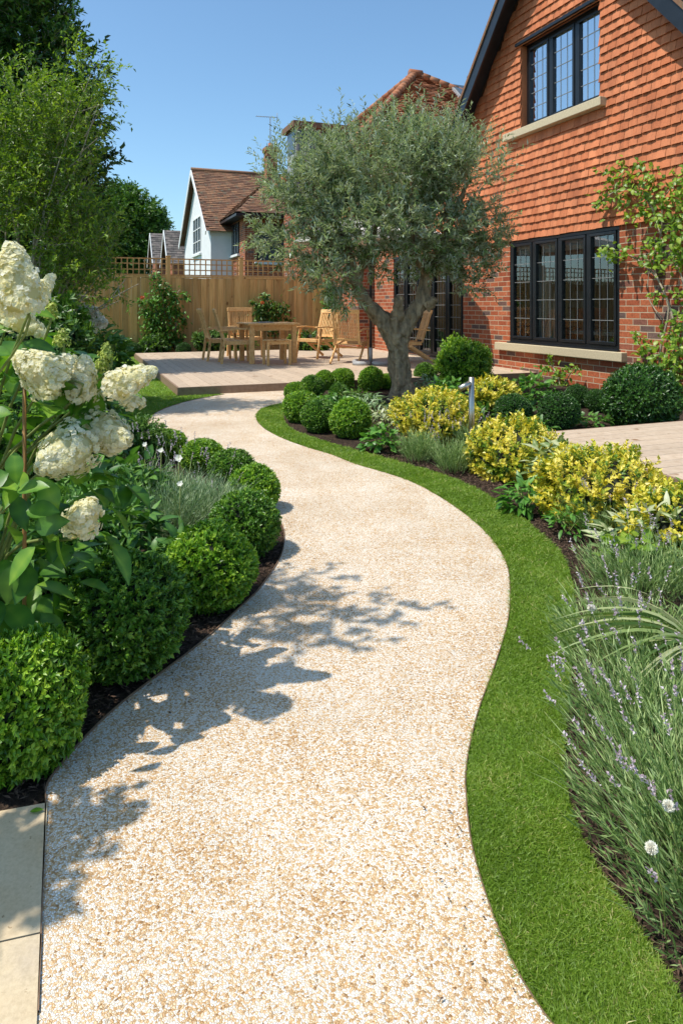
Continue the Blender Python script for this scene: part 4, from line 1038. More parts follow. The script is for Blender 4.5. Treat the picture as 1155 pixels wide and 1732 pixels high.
blobs = [QB(525, 318, .44, .6, .38), QB(590, 300, .48, .7, .40, .1), QB(655, 295, .46, .8, .38), QB(725, 290, .46, .7, .38), QB(785, 325, .42, .6, .40), QB(815, 385, .32, .5, .36), QB(482, 370, .32, .5, .32),
         QB(520, 415, .42, .5, .36, -.1), QB(590, 385, .5, .8, .45), QB(660, 385, .5, .9, .45), QB(740, 390, .5, .7, .42), QB(555, 465, .26, .4, .22, -.3), QB(640, 440, .30, .5, .22, .2), QB(700, 440, .30, .5, .20, .2), QB(790, 440, .34, .4, .24), QB(548, 262, .15, .2, .16), QB(700, 238, .30, .4, .20), QB(640, 250, .25, .4, .18), QB(770, 262, .2, .3, .2), QB(460, 400, .2, .3, .2), QB(585, 505, .12, .2, .12, -.3), QB(800, 480, .14, .2, .12)]
la, tw = crown_arrays(21, blobs, 4600, 13, .20, .080, .0215, up=.45, inner=.25, gap=.58, droop=.1)
blobs2 = [(b[0], b[1], b[2] + .12, b[3] * 1.08, b[4], b[5] * 1.12) for b in blobs if b[2] > 2.3]
la2, tw2 = crown_arrays(22, blobs2, 700, 18, .36, .072, .019, up=1.0, inner=.9)
V_, Fl_, T_, ms_ = join_arrays([(la, 0), (tw, 1), (la2, 0), (tw2, 1)])
link('crown', npmesh('crown', V_, Fl_, T_, ms_), [M['olive'], M['twig']], olive)

# ================================================================== TREES LEFT
def tree(name, label, loc, trunk_pts, trunk_r, branches, blobs, nt, per, twl, L, W, mat, seed, up=.2, gap=.2, inner=.35, group=None, barkm='bark'):
    t = thing(name, label, 'tree', loc, 0, group); mb = MB()
    P_ = limb_path(trunk_pts); mb.tube(P_, interp(trunk_r, len(P_)), 10, lump=.1, seed=seed, flute=.05)
    for (pts, rad) in branches: P_ = limb_path(pts, 4); mb.tube(P_, interp(rad, len(P_)), 6, lump=.1, seed=seed)
    mb.build('trunk', M[barkm], t, True)
    la, tw = crown_arrays(seed, blobs, nt, per, twl, L, W, up=up, gap=gap, inner=inner)
    V_, Fl_, T_, ms_ = join_arrays([(la, 0), (tw, 1)]); link('crown', npmesh('crown', V_, Fl_, T_, ms_), [mat, M['twig']], t)
    return t
DY = 11.0
def DB(px, py, r, rz=None, dy=0, Y=DY): p = Pd(px, py, Y + dy); return (p.x, p.y, p.z, r, r, rz or r)
db = [DB(20, 60, .9), DB(60, 130, .85), DB(95, 190, .62, .5), DB(120, 175, .3, .3), DB(80, 260, .85), DB(105, 330, .55), DB(40, 340, 1.0), DB(80, 410, .8), DB(-40, 200, 1.3), DB(-60, 20, 1.4), DB(-120, 350, 1.4), DB(0, 460, 1.0), DB(30, -20, .55), DB(150, 270, .22, .15), DB(-60, -200, 1.4)]
tr0 = Pd(-20, 640, DY)
brs = [([tr0 + Vector((0, 0, 1.0)), Pd(20, 350, DY), Pd(60, 180, DY), Pd(90, 100, DY)], [.12, .08, .05, .02]), ([tr0 + Vector((0, 0, 1.4)), Pd(60, 380, DY), Pd(110, 300, DY)], [.08, .05, .02])]
tree('garden_tree', 'large dark green broadleaf tree filling the top left corner', (tr0.x, tr0.y, 0), [(tr0.x, tr0.y, 0), (tr0.x, tr0.y, 1.5), (tr0.x + .1, tr0.y, 4), (tr0.x - .2, tr0.y, 6)], [.2, .17, .12, .06], brs, db, 8500, 10, .32, .115, .055, M['dtree'], 31, gap=.12)
# round tree beyond the fence
RYY = 54
rb = [DB(a, b, c * 1.5, d * 1.5, 0, RYY) for a, b, c, d in ((225, 375, 1.7, 1.4), (190, 370, 1.7, 1.6), (250, 400, 1.1, 1.0), (205, 335, .9, .6), (180, 420, 2.0, 1.5), (235, 430, 1.6, 1.2), (140, 400, 2.0, 1.8), (268, 385, .5, .4))]
rt0 = Pd(215, 440, RYY)
tree('round_tree', 'round topped mid green tree beyond the fence left of the houses', (rt0.x, rt0.y, 0), [(rt0.x, rt0.y, 0), (rt0.x, rt0.y, 3), (rt0.x, rt0.y, 5)], [.3, .25, .1], [], rb, 7000, 8, .7, .28, .17, M['mtree'], 33, gap=.1)
# light wispy shrub in front
WY = 7.4
def W3_(px, py, dy=0): return Pd(px, py, WY + dy)
wb_ = [DB(60, 260, .5, .4, 0, WY), DB(110, 220, .42, .35, 0, WY), DB(150, 130, .26, .26, 0, WY), DB(140, 190, .28, .22, 0, WY), DB(30, 180, .55, .5, 0, WY), DB(20, 330, .7, .6, 0, WY), DB(90, 330, .5, .45, 0, WY), DB(130, 400, .42, .35, 0, WY), DB(60, 430, .7, .5, 0, WY), DB(160, 440, .26, .22, 0, WY), DB(110, 490, .5, .35, 0, WY), DB(-60, 280, .8, .9, 0, WY), DB(190, 405, .2, .1, 0, WY), DB(210, 480, .25, .07, 0, WY)]
w0 = W3_(60, 660)
wbr = []
rgw = random.Random(4)
for (px, py) in ((155, 125), (120, 150), (175, 200), (60, 160), (165, 180), (100, 240), (150, 300), (40, 230), (185, 385), (10, 200), (125, 300), (215, 465), (235, 480), (170, 430), (90, 190), (70, 300), (140, 360), (160, 480)):
    e = W3_(px, py, rgw.uniform(-.4, .4)); s_ = Vector((w0.x + rgw.uniform(-.1, .1), w0.y, .25)); mid = s_.lerp(e, .45) + Vector((rgw.uniform(-.15, .15) - .1, rgw.uniform(-.1, .1), .25))
    wbr.append(([s_, s_.lerp(mid, .5) + Vector((rgw.uniform(-.08, .08), 0, .03)), mid, mid.lerp(e, .5) + Vector((rgw.uniform(-.07, .07), 0, .06)), e], [.018, .013, .009, .006, .003]))
    for k in range(3):
        f = mid.lerp(e, rgw.uniform(.2, .8)); wbr.append(([f, f + Vector((rgw.uniform(-.1, .3), rgw.uniform(-.2, .2), rgw.uniform(.05, .35)))], [.007, .003]))
tree('wispy_shrub', 'tall airy light green shrub with bare grey twigs before the dark tree', (w0.x, w0.y, 0), [(w0.x, w0.y, 0), (w0.x, w0.y, .3), (w0.x - .05, w0.y, .7)], [.06, .05, .03], wbr, wb_, 2900, 10, .28, .056, .026, M['wisp'], 35, gap=.42, inner=.1, up=.3, barkm='twig')
# tree standing left of the photograph; its boughs shade the path
ot = (-2.5, 2.2)
ob = [(-3.0, 2.2, 2.7, .4, .4, .3), (-1.74, 2.22, 2.85, .17, .10, .08), (-1.55, 2.02, 2.80, .22, .14, .08), (-1.44, 1.86, 2.75, .15, .08, .06), (-1.62, 2.34, 2.8, .24, .04, .05), (-1.28, 2.08, 2.8, .18, .035, .04), (-1.65, 1.74, 2.8, .06, .04, .04), (-1.22, 1.95, 2.8, .08, .03, .03)]
tree('young_tree', 'young tree beside the hydrangea whose boughs shade the path', (ot[0], ot[1], 0), [(ot[0], ot[1], 0), (ot[0] + .05, ot[1], 1.5), (ot[0], ot[1], 2.8)], [.05, .04, .02], [([(ot[0], ot[1], 2.2), (-2.0, 2.25, 2.7), (-1.35, 2.2, 2.82)], [.014, .007, .003])], ob, 420, 9, .13, .055, .03, M['mtree'], 41, gap=.25, inner=.1)
ob2 = [(-1.66, 1.02, 1.9, .16, .07, .06), (-1.78, .88, 1.9, .16, .07, .06), (-1.34, 1.22, 1.35, .11, .10, .08), (-1.30, 1.30, 1.32, .07, .05, .06), (-2.1, 1.1, 2.0, .25, .2, .15)]  # the two low clumps are added out of view to shade the path
tree('sapling', 'slim sapling left of the paving whose leaves dapple the slabs', (-2.2, 1.1, 0), [(-2.2, 1.1, 0), (-2.22, 1.1, 1.0), (-2.15, 1.1, 1.9)], [.02, .016, .008], [([(-2.18, 1.1, 1.6), (-1.9, 1.1, 1.88), (-1.6, 1.08, 1.88)], [.01, .006, .003]), ([(-2.2, 1.1, .8), (-1.8, 1.35, 1.15), (-1.4, 1.45, 1.33)], [.01, .006, .003])], ob2, 210, 8, .10, .06, .036, M['mtree'], 42, gap=.2, inner=.1)

# ================================================================== BOX BALLS
def ball_proto(name, label, cat, n_t, per, L, W, mat, seed, group):
    t = thing(name, label, cat, (0, 0, 0), 0, group)
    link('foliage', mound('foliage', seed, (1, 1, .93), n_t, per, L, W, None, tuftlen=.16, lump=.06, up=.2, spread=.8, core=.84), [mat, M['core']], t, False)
    m = MB(); m.tube([(0, 0, -1.0), (.02, 0, -.7)], [.07, .06], 8); m.build('stem', M['bark'], t, False)
    return t
def ball_at(cx, cy, r, k=.92, z0=0.0):
    Y = (HC - z0) * F / ((cy - HOR) + k * r); rr = r / F * Y; return ((cx - CX) / F * Y, Y, z0 + rr * k), rr
gA = 'clipped box balls along the left of the path'
left_balls = [(52, 1192, 96, 'clipped box ball nearest the camera, cut by the left picture edge'),
    (207, 1040, 103, 'largest clipped box ball, second from the camera on the left of the path'),
    (355, 958, 72, 'bright green sunlit box ball in front of the silvery leaves, left of the path'),
    (413, 886, 58, 'fourth box ball from the camera on the left, beside the path bend'),
    (430, 828, 42, 'box ball just beyond the fourth, bulging over the left path edge'),
    (391, 790, 38, 'small box ball behind the left bend, between two others'),
    (343, 770, 35, 'small flat box ball third from the far end of the left row'),
    (284, 750, 30, 'farthest box ball of the left row beside the pale path')]
protos = [ball_proto('box_ball', left_balls[0][3], 'box ball', 2600, 9, .105, .055, M['box'], 50, gA), ball_proto('box_ball', left_balls[1][3], 'box ball', 2600, 9, .095, .05, M['boxdark'], 51, gA), ball_proto('box_ball', left_balls[2][3], 'box ball', 2600, 9, .11, .058, M['box'], 52, gA)]
mixm = leaf_mat('mid_box_leaf', [(0, (.012, .035, .006)), (.25, (.04, .11, .010)), (.65, (.10, .24, .02)), (1, (.28, .44, .05))], .26, .38)
protos[1].children[0].data.materials[0] = mixm
for i, (cx, cy, r, lab) in enumerate(left_balls):
    loc, rr = ball_at(cx, cy, r)
    if i < 3:
        o = protos[i]; o.location = loc; o.scale = (rr, rr, rr)
        if i == 0: rr = .150; o.scale = (rr, rr, rr * 1.2); o.location = (-.815, 1.735, rr * 1.10)
    else: o = dup(protos[(i * 2) % 3 if i != 3 else 1], loc, i * 1.3, rr, lab)
    if i in (5, 6, 7): o.scale = (rr, rr, rr * .8)
protoN = 0
gB = 'clipped box balls in the right bed by the olive'
right_balls = [(508, 688, 28, 'box ball at the pointed tip of the grass strip by the deck corner'),
    (541, 703, 30, 'box ball second from the tip of the right bed, front row'),
    (593, 708, 34, 'biggest box ball of the front row left of the olive trunk'),
    (501, 664, 19, 'box ball touching the front edge of the deck, leftmost of its cluster'),
    (529, 655, 21, 'box ball against the deck edge between two smaller ones'),
    (549, 643, 17, 'small box ball peeping over the deck edge behind the cluster'),
    (579, 641, 19, 'round box ball at the deck edge below the armchair seen from behind'),
    (574, 664, 17, 'low box ball in the middle of the cluster before the deck'),
    (628, 641, 21, 'box ball standing right before the parasol base'),
    (655, 645, 14, 'small box ball touching the left side of the olive trunk'),
    (720, 632, 19, 'box ball between the olive trunk and the big round shrub')]
for i, (cx, cy, r, lab) in enumerate(right_balls):
    loc, rr = ball_at(cx, cy, r); o = dup(protos[i % 3], loc, i * 2.1, rr, lab); o['group'] = gB
gC = 'dark clipped balls below the house window'
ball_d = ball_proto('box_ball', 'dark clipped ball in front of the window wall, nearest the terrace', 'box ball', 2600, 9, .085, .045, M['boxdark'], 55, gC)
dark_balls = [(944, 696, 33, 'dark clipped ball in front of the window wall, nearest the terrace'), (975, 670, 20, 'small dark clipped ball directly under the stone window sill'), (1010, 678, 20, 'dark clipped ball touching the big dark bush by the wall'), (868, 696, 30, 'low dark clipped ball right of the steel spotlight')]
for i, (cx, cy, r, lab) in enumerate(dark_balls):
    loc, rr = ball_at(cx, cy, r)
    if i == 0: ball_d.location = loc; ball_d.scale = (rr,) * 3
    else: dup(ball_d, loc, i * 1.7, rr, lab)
for i, (cx, cy, r, lab) in enumerate([(184, 581, 12, 'leftmost small dark ball at the foot of the fence'), (227, 584, 13, 'dark ball at the fence foot just left of the climbing rose'), (311, 582, 12, 'dark ball at the fence foot just right of the climbing rose')]):
    rr = .17; Yb = 15.75 + i * .12; o = dup(ball_d, ((cx - CX) / F * Yb, Yb, rr * .9), i, rr, lab); o['group'] = 'dark balls along the fence foot'
def shrub(name, label, cx, cy, rx, rz, Yb, n, per, L, W, mat, seed, cat='shrub', lump=.12, up=.3, tuft=.12, ry=None, group=None, spread=.85, core=.8, tmin=.15):
    """cx,cy photo centre; rx,rz metres"""
    p = Pd(cx, cy, Yb); t = thing(name, label, cat, (p.x, p.y, 0), 0, group)
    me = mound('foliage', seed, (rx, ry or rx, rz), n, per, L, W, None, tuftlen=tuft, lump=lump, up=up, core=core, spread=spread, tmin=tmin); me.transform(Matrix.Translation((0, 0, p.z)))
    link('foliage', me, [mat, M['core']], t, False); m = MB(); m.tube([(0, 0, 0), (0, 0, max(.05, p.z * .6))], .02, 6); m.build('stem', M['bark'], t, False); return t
shrub('round_shrub', 'big round bright green shrub at the corner of the brick wall', 783, 618, .36, .34, 10.0, 1500, 9, .05, .022, M['box'], 60, up=.6)
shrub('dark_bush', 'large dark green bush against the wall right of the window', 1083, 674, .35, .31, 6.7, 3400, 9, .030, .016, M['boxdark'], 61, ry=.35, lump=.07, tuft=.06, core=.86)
for i, (cx, cy, w_, h_, Y, lab) in enumerate([(735, 708, .36, .19, 5.75, 'golden variegated shrub behind the lavender tuft, left of the steel spotlight'), (868, 770, .33, .22, 4.75, 'golden variegated shrub right of the steel spotlight, by the hosta'), (1025, 838, .33, .235, 3.75, 'largest golden variegated shrub beside the terrace deck'), (1150, 905, .22, .17, 3.1, 'golden variegated shrub cut by the right picture edge')]):
    shrub('golden_shrub', lab, cx, cy, w_, h_, Y, [900, 1000, 1100, 700][i], 13, .029, .020, M['euon'], 70 + i, 'shrub', .20, .75, .10, group='golden variegated shrubs in the right bed', tmin=[.15, .05, .15, .0][i])
shrub('golden_shrub', 'small golden shrub just behind the steel spotlight', 835, 665, .22, .12, 7.0, 350, 11, .045, .022, M['euon'], 75, 'shrub', .16, .75, .09, group='golden variegated shrubs in the right bed')

# ---- generic perennials
def tuft_plant(name, label, px, py, L, W, n, mat, seed, sr=.1, lean=.6, bend=.35, cat='plant', group=None, flowers=None, z=0):
    g = G(px, py); t = thing(name, label, cat, (g[0], g[1], 0), 0, group)
    link('leaves', tuft_mesh('leaves', seed, n, sr, L, W, lean, bend), mat, t, False); return t
def broad_plant(name, label, px, py, rad, n, L, W, mat, seed, cat='plant', droop=.35, zb=.04, group=None):
    g = G(px, py); t = thing(name, label, cat, (g[0], g[1], 0), 0, group)
    link('leaves', broad_mesh('leaves', seed, n, rad, L, W, droop, zb=zb), mat, t, False)
    m = MB(); rg = random.Random(seed)
    for i in range(7): a = rg.uniform(0, 6.28); m.tube([(0, 0, 0), (math.cos(a) * rad[0] * .3, math.sin(a) * rad[1] * .3, rad[2] * .5), (math.cos(a) * rad[0] * .6, math.sin(a) * rad[1] * .6, rad[2] * .85)], [.004, .003, .002], 5)
    m.build('stems', M['stem'], t, False); return t
def lavender(label, x, y, seed, n=420, hs=.30, nf=34, sr=.2, lean=.55, bias=(0, 0), group='lavender plants along the grass strip', lm='lav'):
    t = thing('lavender', label, 'lavender', (x, y, 0), 0, group); rs = R(seed)
    a = rs.uniform(0, 6.28, n); q = rs.uniform(0, 1, n) ** .6
    P = np.stack([np.cos(a) * sr * q * .75, np.sin(a) * sr * q * .75, rs.uniform(0, .10, n)], 1)
    D = np.stack([np.cos(a) * q * lean + bias[0], np.sin(a) * q * lean + bias[1], np.ones(n)], 1) + rs.normal(size=(n, 3)) * .14
    V, Fc, T = blades_arrays(rs, P, D, hs * rs.uniform(.35, .95, n), .0032, .18, 3)
    # side leaflets along shoots
    m = n * 5; k = rs.randint(0, n, m); tt = rs.uniform(.15, .9, m); Du = unit(D[k]); 
    PP = P[k] + Du * (hs * .6 * tt)[:, None]; LD = unit(Du * 1.0 + rsph(rs, m) * .5)
    V2, F2, T2 = leaf_arrays(PP, LD, rsph(rs, m), rs.uniform(.02, .042, m), .0042, rs.uniform(0, 1, m), .2)
    V_, Fl_, T_, ms_ = join_arrays([((V, Fc, T), 0), ((V2, F2, T2), 0)])
    link('leaves', npmesh('leaves', V_, Fl_, T_, ms_), M[lm], t, False)
    a = rs.uniform(0, 6.28, nf); q = rs.uniform(.2, 1, nf)
    P = np.stack([np.cos(a) * sr * .6 * q, np.sin(a) * sr * .6 * q, np.full(nf, .08)], 1); Dn = unit(np.stack([np.cos(a) * q * lean * 1.1 + bias[0] * 1.3, np.sin(a) * q * lean * 1.1 + bias[1] * 1.3, np.ones(nf)], 1))
    Ls = hs * rs.uniform(.9, 1.5, nf)
    for i in range(nf):
        st = blades_arrays(rs, P[i:i + 1], Dn[i:i + 1], Ls[i:i + 1], .0024, .0, 3)
        per = 22; tt = np.linspace(0, 1, per); tt = tt[np.sin(tt * 19) > -.55]; m = len(tt)
        PP = P[i] + Dn[i] * Ls[i] - Dn[i] * (tt * rs.uniform(.035, .06))[:, None]; side = unit(rsph(rs, m) + Dn[i] * .7)
        fl_ = leaf_arrays(PP, side, rsph(rs, m), rs.uniform(.006, .010, m), .0055, rs.uniform(0, 1, m), .3)
        V_, Fl_, T_, ms_ = join_arrays([(st, 0), (fl_, 1)]); link('flower_spike', npmesh('flower_spike', V_, Fl_, T_, ms_), [M['lav'], M['lavfl']], t, False)
    return t
lv = [(1000, 905, 'grey green lavender tuft below the largest golden shrub', 1.0), (1035, 1010, 'lavender plant around the upper white pincushion flower', 1.0), (1115, 1010, 'lavender plant just above the arching strap leaves', 1.1),
      (1010, 1130, 'lavender plant leaning over the narrowest soil strip beside the grass', 1.1), (1090, 1160, 'lavender plant under the arching strap leaves', 1.1), (1040, 1260, 'lavender plant in the middle of the right foreground', 1.2),
      (1130, 1290, 'lavender plant left of the lower pair of white flowers, at the right picture edge', 1.1), (1070, 1420, 'lavender plant above the exposed red mulch patch', 1.2), (1170, 1450, 'lavender plant behind the lowest white flower', 1.2), (1170, 1580, 'lavender plant nearest the camera in the bottom right corner', 1.1)]
for i, (px, py, lab, s_) in enumerate(lv):
    g = G(px, py); lavender(lab, g[0] + .075, g[1], 100 + i, n=380, hs=.19 * s_, nf=15, sr=.22, lean=.75, bias=(-.13, -.04))
for i, (px, py, lab) in enumerate([(708, 782, 'small lavender tuft at the grass edge below the left golden shrub'), (768, 800, 'lavender tuft at the foot of the steel spotlight'), (800, 770, 'lavender with long bare stalks between the two golden shrubs')]):
    g = G(px, py); lavender(lab, g[0], g[1], 130 + i, n=420, hs=.24, nf=12, sr=.14, lean=.5)
# white pincushion flowers
for (px, py, Y, lab) in ((999, 1028, 1.98, 'round white pincushion flower over the edge of the grass strip'), (1130, 1363, 1.28, 'ragged white pincushion flower by the right picture edge'), (1101, 1434, 1.22, 'smallest, lowest white pincushion flower on the right')):
    p = Pd(px, py, Y); t = thing('pincushion_flower', lab, 'flower', (p.x + .03, p.y, 0), 0, 'white pincushion flowers'); rs = R(px)
    rr = .0105
    m = MB(); m.tube([(0, 0, 0), (-.01, 0, p.z * .6), (-.03, 0, p.z)], .0013, 5); m.build('stem', M['stem'], t, False)
    D = rsph(rs, 520) * [1, 1, .8]; V, Fc, T = leaf_arrays(D * rr * .45 + [-.03, 0, p.z], D + rsph(rs, 520) * .5, rsph(rs, 520), rr * rs.uniform(.4, .8, 520), .0045, rs.uniform(0, 1, 520), .3)
    link('petals', npmesh('petals', V, Fc, T), M['whitefl'], t, False)
# arching strap leaves at the right edge
g = G(1190, 1210); t = thing('strap_leaf_plant', 'plant with long arching pale striped leaves at the right picture edge', 'plant', (g[0] + .08, g[1] + .1, 0))
rs = R(77); n = 46; a = rs.uniform(0, 6.28, n); a[:26] = rs.uniform(2.4, 3.9, 26)
P = np.stack([np.cos(a) * .03, np.sin(a) * .05, np.full(n, .12)], 1); D = np.stack([np.cos(a) * .75, np.sin(a) * .6, rs.uniform(.7, 1.3, n)], 1)
V, Fc, T = blades_arrays(rs, P, D, rs.uniform(.28, .48, n), .013, .75, 8, rs.uniform(.1, 1, n)); link('leaves', npmesh('leaves', V, Fc, T, smooth=True), M['strap'], t, False)
# broad plants on the right
broad_plant('hosta', 'leafy bright green plant at the grass edge between two golden shrubs', 888, 868, (.13, .12, .15), 110, .085, .038, M['lush'], 201, droop=.45)
broad_plant('leafy_plant', 'bright green leafy clump right of the biggest front box ball', 645, 765, (.16, .14, .17), 150, .07, .045, M['lush'], 202)
broad_plant('variegated_plant', 'pale variegated leaves between the golden shrubs beside the terrace', 935, 835, (.14, .14, .22), 90, .11, .06, M['varieg'], 203, zb=.12)
broad_plant('variegated_plant', 'cream and green variegated clump among the lavender at the right', 1110, 960, (.26, .2, .2), 180, .10, .028, M['varieg'], 204, zb=.08, droop=.2)
broad_plant('leafy_plant', 'yellow green rounded leaves between the lavender plants', 1065, 985, (.12, .12, .16), 70, .06, .05, M['vine'], 205, zb=.06)
broad_plant('silvery_plant', 'silvery leaved plant between the box balls and the olive trunk', 622, 712, (.30, .28, .24), 260, .09, .022, M['silver'], 206)
broad_plant('silvery_plant', 'pale silvery clump right behind the olive trunk', 722, 672, (.28, .25, .24), 220, .09, .03, M['silver'], 207)
broad_plant('leafy_plant', 'mid green leafy plant between the trunk and the round shrub', 757, 690, (.34, .25, .30), 260, .10, .05, M['lush'], 208)
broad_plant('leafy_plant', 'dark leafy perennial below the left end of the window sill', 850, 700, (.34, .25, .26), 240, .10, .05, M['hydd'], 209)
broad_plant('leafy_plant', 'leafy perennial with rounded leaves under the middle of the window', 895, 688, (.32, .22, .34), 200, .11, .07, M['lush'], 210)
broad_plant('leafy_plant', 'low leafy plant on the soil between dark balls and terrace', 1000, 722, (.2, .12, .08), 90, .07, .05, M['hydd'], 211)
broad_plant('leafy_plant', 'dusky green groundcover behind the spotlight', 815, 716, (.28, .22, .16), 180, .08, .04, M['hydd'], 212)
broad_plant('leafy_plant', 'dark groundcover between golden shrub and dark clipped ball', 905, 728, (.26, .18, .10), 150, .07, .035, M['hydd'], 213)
broad_plant('leafy_plant', 'green filler plant between the front box balls and the deck cluster', 560, 695, (.26, .2, .16), 200, .07, .035, M['lush'], 214)
broad_plant('silvery_plant', 'pale striped leaves low in front of the olive trunk', 655, 725, (.28, .2, .16), 220, .08, .026, M['varieg'], 215)
broad_plant('leafy_plant', 'green leaves behind the biggest front box ball, left of the trunk', 600, 690, (.30, .22, .20), 240, .075, .035, M['mtree'], 216)
broad_plant('leafy_plant', 'small green seedlings on the bare mulch above the lavender', 958, 905, (.10, .14, .10), 90, .05, .025, M['lush'], 217)
# ---------------- climbers on the house wall
def climber(name, label, stems, clusters, off, mat, L, W, seed, per=26, cat='climber', base=None, rad=.0):
    p0 = stems[0][0]; t = thing(name, label, cat, (p0.x, p0.y, 0)); m = MB()
    for pts in stems: P_ = limb_path(pts, 4); m.tube(P_, interp([.016, .008] if len(pts) > 3 else [.008, .004], len(P_)), 6, lump=.15, seed=seed)
    m.build('stems', M['twig'], t, True); rs = R(seed); Ps = []; 
    for (c, r) in clusters:
        k = int(per * (r / .12) ** 1.6) + 6; Ps.append(np.array(c[:]) + rs.normal(size=(k, 3)) * [r * .55, r * .35, r * .5])
    P = np.concatenate(Ps); n = len(P); D = unit(rs.normal(size=(n, 3)) + [-.4, -.5, -.35]); N = unit(rs.normal(size=(n, 3)) * .45 + [-.5, -.4, .8])
    V, Fc, T = big_leaf_arrays(P, D, N, L * rs.uniform(.5, 1.15, n), W * rs.uniform(.6, 1.1, n), rs.uniform(0, 1, n), .25)
    link('leaves', npmesh('leaves', V, Fc, T, smooth=True), mat, t); return t
def wp(px, py, off=.12):
    s, z = wl(px, py, off); return O + u * s - v * off + Vector((0, 0, z))
cl = [(1030, 292, .13), (1060, 300, .17), (1095, 302, .16), (1025, 330, .14), (1055, 335, .22), (1090, 335, .22), (1125, 330, .18), (1150, 315, .2), (1010, 345, .08), (1155, 360, .22), (1120, 365, .2), (1085, 365, .16), (1140, 400, .2), (1020, 425, .09), (1035, 430, .14), (1065, 425, .14), (1100, 412, .14), (1100, 440, .14), (1130, 445, .16), (1155, 440, .18), (1150, 540, .14), (1140, 560, .14), (1080, 570, .09), (1090, 590, .14), (1115, 605, .2), (1140, 600, .18), (1090, 625, .14), (1130, 640, .2), (1155, 620, .2), (1155, 500, .1), (1110, 500, .07), (1160, 300, .2), (1160, 410, .2), (1050, 275, .06), (1080, 280, .08), (1160, 570, .2)]
climber('wall_climber', 'light green climbing plant with twisting stems on the wall right of the windows',
    [[wp(1118, 680, .05), wp(1115, 600, .05), wp(1130, 520, .05), wp(1105, 450, .06), wp(1118, 390, .06), wp(1118, 330, .08)], [wp(1125, 680, .05), wp(1140, 560, .06), wp(1110, 470, .06), wp(1060, 430, .08), wp(1020, 430, .1)], [wp(1118, 400, .06), wp(1095, 340, .1), wp(1050, 320, .14), wp(1010, 345, .16)], [wp(1118, 340, .06), wp(1140, 310, .1), wp(1160, 300, .1)], [wp(1120, 540, .05), wp(1095, 500, .06), wp(1100, 440, .06)], [wp(1120, 660, .05), wp(1150, 590, .06), wp(1155, 480, .06), wp(1130, 430, .06)]],
    [(wp(a, b, .14), c) for a, b, c in cl], .12, M['vine'], .085, .055, 301, per=23)
cl = [(925, 622, .10), (940, 635, .12), (955, 628, .09), (970, 622, .07), (935, 650, .12), (928, 605, .05), (950, 655, .1), (880, 640, .12), (900, 650, .15), (870, 655, .14)]
climber('low_climber', 'thin young climber growing up below the lower window sill', [[wp(950, 690, .15), wp(948, 660, .15), wp(940, 630, .15), wp(925, 608, .15)], [wp(948, 660, .15), wp(965, 630, .15), wp(975, 620, .15)]], [(wp(a, b, .18), c) for a, b, c in cl], .12, M['vine'], .085, .05, 302)
# fence roses
def fp(px, py, off=.25):
    n = v.cross(Vector((0, 0, 1))); dx = (px - CX) / F; base = f0 - u * off; Y = (base.x * u.x + base.y * u.y) / (dx * u.x + u.y); return Vector((dx * Y, Y, HC - (py - HOR) / F * Y))
def rose(label, stems, cl, fl, seed):
    t = climber('climbing_rose', label, stems, [(fp(a, b), c) for a, b, c in cl], .2, M['lush'] if seed % 2 else M['mtree'], .11, .06, seed, per=46, cat='rose')
    t['group'] = 'climbing roses on the fence'
    for (a, b) in fl:
        c = fp(a, b, .4); rs = R(int(a)); D = rsph(rs, 40); V, Fc, T = leaf_arrays(D * .02 + np.array(c[:]), D, rsph(rs, 40), .035, .035, rs.uniform(0, 1, 40), .3); link('flower', npmesh('flower', V, Fc, T), M['rosered'], t)
rose('tall climbing rose with one coral bloom on the fence left of the furniture', [[fp(285, 590), fp(280, 540), fp(275, 500), fp(268, 475)], [fp(296, 590), fp(298, 540), fp(300, 500), fp(305, 490)], [fp(285, 560), fp(260, 520), fp(240, 508)]], [(272, 480, .17), (285, 495, .17), (268, 505, .25), (282, 520, .28), (262, 530, .22), (275, 545, .28), (300, 530, .2), (258, 552, .22), (285, 565, .28), (265, 578, .28), (300, 505, .12), (315, 500, .1), (240, 512, .1), (262, 468, .08), (310, 545, .12), (248, 530, .14), (300, 575, .2), (280, 585, .25)], [(241, 503)], 401)
rose('lower climbing rose with a coral bloom on the fence behind the table', [[fp(455, 590), fp(450, 550), fp(455, 515)], [fp(458, 590), fp(470, 540), fp(478, 520)]], [(445, 515, .2), (460, 520, .2), (470, 530, .2), (440, 530, .2), (455, 540, .25), (480, 520, .12), (430, 512, .08), (450, 500, .08), (485, 540, .1), (465, 555, .2)], [(444, 512)], 402)
rose('dark green climber on the fence behind the olive crown', [[fp(610, 595), fp(600, 520), fp(595, 480)], [fp(600, 590), fp(585, 520), fp(570, 490)]], [(560, 500, .2), (580, 490, .3), (600, 500, .35), (570, 530, .3), (600, 530, .35), (590, 560, .4), (620, 550, .4), (615, 510, .4), (570, 575, .3), (600, 585, .4), (620, 590, .4), (555, 515, .15)], [(560, 492)], 403)
for i, (px, py, w_, h_, lab) in enumerate([(355, 578, .34, .26, 'low bushy green shrub at the fence foot behind the left chairs'), (205, 585, .2, .18, 'tiny green shrub between two dark balls at the fence foot'), (262, 585, .3, .22, 'leafy shrub at the foot of the tall climbing rose'), (525, 580, .5, .25, 'low shrub at the fence foot behind the right armchair'), (400, 582, .4, .2, 'low shrub at the fence foot behind the table')]):
    shrub('fence_shrub', lab, px, py, w_, h_, 16.35, 350, 8, .07, .035, M['dtree'] if i != 0 else M['mtree'], 80 + i, group='low shrubs along the fence foot', ry=.25)

